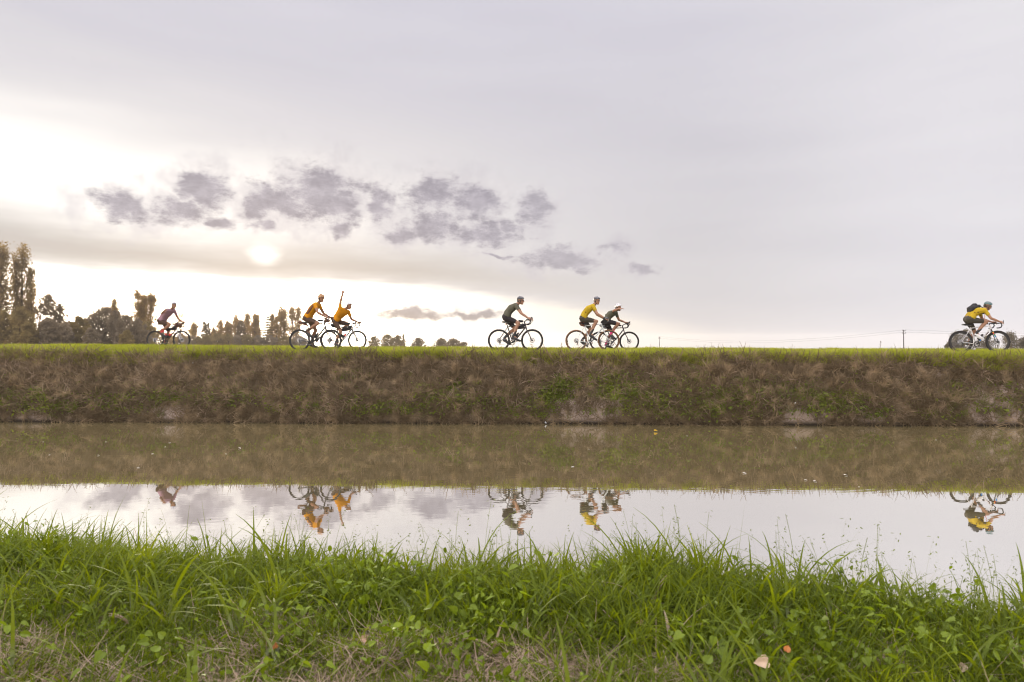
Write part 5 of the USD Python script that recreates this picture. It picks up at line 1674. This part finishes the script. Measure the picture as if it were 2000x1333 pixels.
# --- E: rider in yellow of the pair
loc, yw = where(1085 + 415 / 10.26, 21.8, YAW)
hoodE = (.965, 1.03)
bicycle('pale blue steel bicycle with tan tyres and handlebar bag, nearer of the pair', loc, yw, dict(tyre=TYRE_TAN, frame=F_PALE, saddle=(.225, .905), hood=hoodE, crank=36, head_z=.90, bar_bag=(.08, .12, BAGM), saddle_bag=(.09, BROWNBAG), seat_z=.84, rear_light=RED))
rider('person in yellow jersey looking at the camera, nearer of the pair', loc, yw, dict(base, hip=(.215, 1.035), shoulder=(.535, 1.445), head=(.655, 1.60), look=(-.75, -.12), jersey=YELLOW, shorts=SHORTS_O, helmet=BLACKH, vent=GREYH, crank=36, hunch=.055, gloves=BLACK,
      near_arm=hoodE, far_arm=hoodE, glasses=LENS, skin=SKIN, motif_mat=MOTIF, motifs=[(.30, .165, .03, .030), (.42, .168, .06, .028), (.22, .135, .0, .024)]))
# --- F: rider in grey green pointing
loc, yw = where(1085 + 880 / 10.26, 23.9, YAW)
hoodF = (1.0, .985)
bicycle('black gravel bicycle ridden by the person with pink socks, further of the pair', loc, yw, dict(tyre=TYRE, frame=F_DARK, saddle=(.19, .90), hood=hoodF, crank=66, head_z=.86, top_bag=(.16, .055), saddle_bag=(.14, GREYBAG), bottles=[('seat', DARKB, DARKB)]))
rider('person in dark green jersey, white helmet and pink socks, hand raised by face', loc, yw, dict(base, hip=(.235, 1.045), shoulder=(.53, 1.375), head=(.655, 1.515), look=(-.55, -.06), twist=.3, jersey=OLIVE_J, shorts=SHORTS_D, helmet=WHITE, vent=BLACK, crank=66, hunch=.05, pocket=True,
      sock_mat=PINK, far_arm=hoodF, near_arm=dict(elbow=(.47, -.36, 1.40), wrist=(.66, -.47, 1.46), hand=(1, -.1, .02), back=(0, -.2, 1), curl=.1, spread=.1), skin=SKIN_TAN))
# --- G: rider with the backpack
c = (515, 1105, 762, 703)
loc, yw = where(1830 + 515 / 11.1, 20.8, math.radians(-9))
hoodG = (1.04, .935)
bicycle('white bicycle with rainbow coloured fork bands, last on the right', loc, yw, dict(tyre=TYRE, frame=F_WHITE, fork=F_DARK, saddle=(.19, .885), hood=hoodG, crank=66, deep=.04, head_z=.865, top_bag=(.11, .09), bottles=[('down', DARKB, DARKB)], decal=[(.13, .22, BLUE), (.40, .50, F_BROWN)],
        fork_bands=[(.02, .10, YEL), (.10, .24, RED), (.24, .38, GREEN), (.38, .52, BLUE), (.52, .62, F_PALE)]))
G_, info = rider('person in yellow jersey with black backpack riding last on the right', loc, yw, dict(base, hip=(.235, 1.02), shoulder=(.60, 1.305), head=(.755, 1.425), look=(-.08, -.42), jersey=YELLOW, shorts=SHORTS_O, helmet=TEALH, vent=GREYH, crank=66, hunch=.085, shoe_mat=WHITE, sole_mat=WHITE,
      near_arm=hoodG, far_arm=hoodG, glasses=LENS, skin=SKIN, motif_mat=MOTIF, motifs=[(.30, .165, .07, .032), (.44, .165, .11, .026), (.58, .185, .07, .026), (.20, .14, .04, .022)]))
# the backpack is carried, a thing of its own
i = info
q = lambda a, n, y=0.0: i['hip'] + (i['sh'] - i['hip']) * a + i['nb'] * n + np.array([0, y, 0])
t = thing('backpack', 'small black backpack on the back of the last rider on the right', 'backpack', loc, yw)
part('pack_body', bones([[(q(.42, .205, s * .07), .055) for s in (-1, 1)] + [(q(.62, .235, s * .08), .068) for s in (-1, 1)] + [(q(.60, .195, s * .07), .05) for s in (-1, 1)], [(q(.62, .235, s * .08), .066) for s in (-1, 1)] + [(q(.98, .165, s * .06), .05) for s in (-1, 1)], [(q(.70, .235, s * .05), .07) for s in (-1, 1)] + [(q(.86, .255, s * .045), .058) for s in (-1, 1)], [(q(.47, .265, s * .05), .05) for s in (-1, 1)]], .02, 3), BAGM, t, smooth=True)
for s in (-1, 1):
    part('shoulder_strap', tube([q(1.02, .13, s * .10), q(1.06, .02, s * .13), q(.92, -.10, s * .135), q(.75, -.05, s * .155), q(.58, .10, s * .13)], [.016, .018, .018, .015, .012], 6), BAGM, t, smooth=50)
part('side_strap', tube([q(.46, .17, -.095), q(.56, .10, -.135), q(.70, .01, -.155), q(.86, -.06, -.145)], [.011, .012, .014, .014], 6), BLACK, t, smooth=50)
part('red_cord', tube([q(.95, -.13, -.02), q(.85, -.20, -.02), q(.74, -.235, -.01)], [.006, .007, .006], 5), REDCORD, t)

# ------------------------------------------------------------------ the evening air: one thin even haze round everything
g = Graph()
AIR = g.make('haze_air', volume=g.add('principled_volume', 'volume', color=(0.96, 0.92, 0.88), density=0.00014, anisotropy=0.55))
hb = trimesh.creation.box([3400, 3200, 40.0])
hb.apply_translation([0, 250, 17.5])
tag(part('haze', hb, AIR), 'thin warm evening haze in front of the far trees', 'haze', kind='stuff')
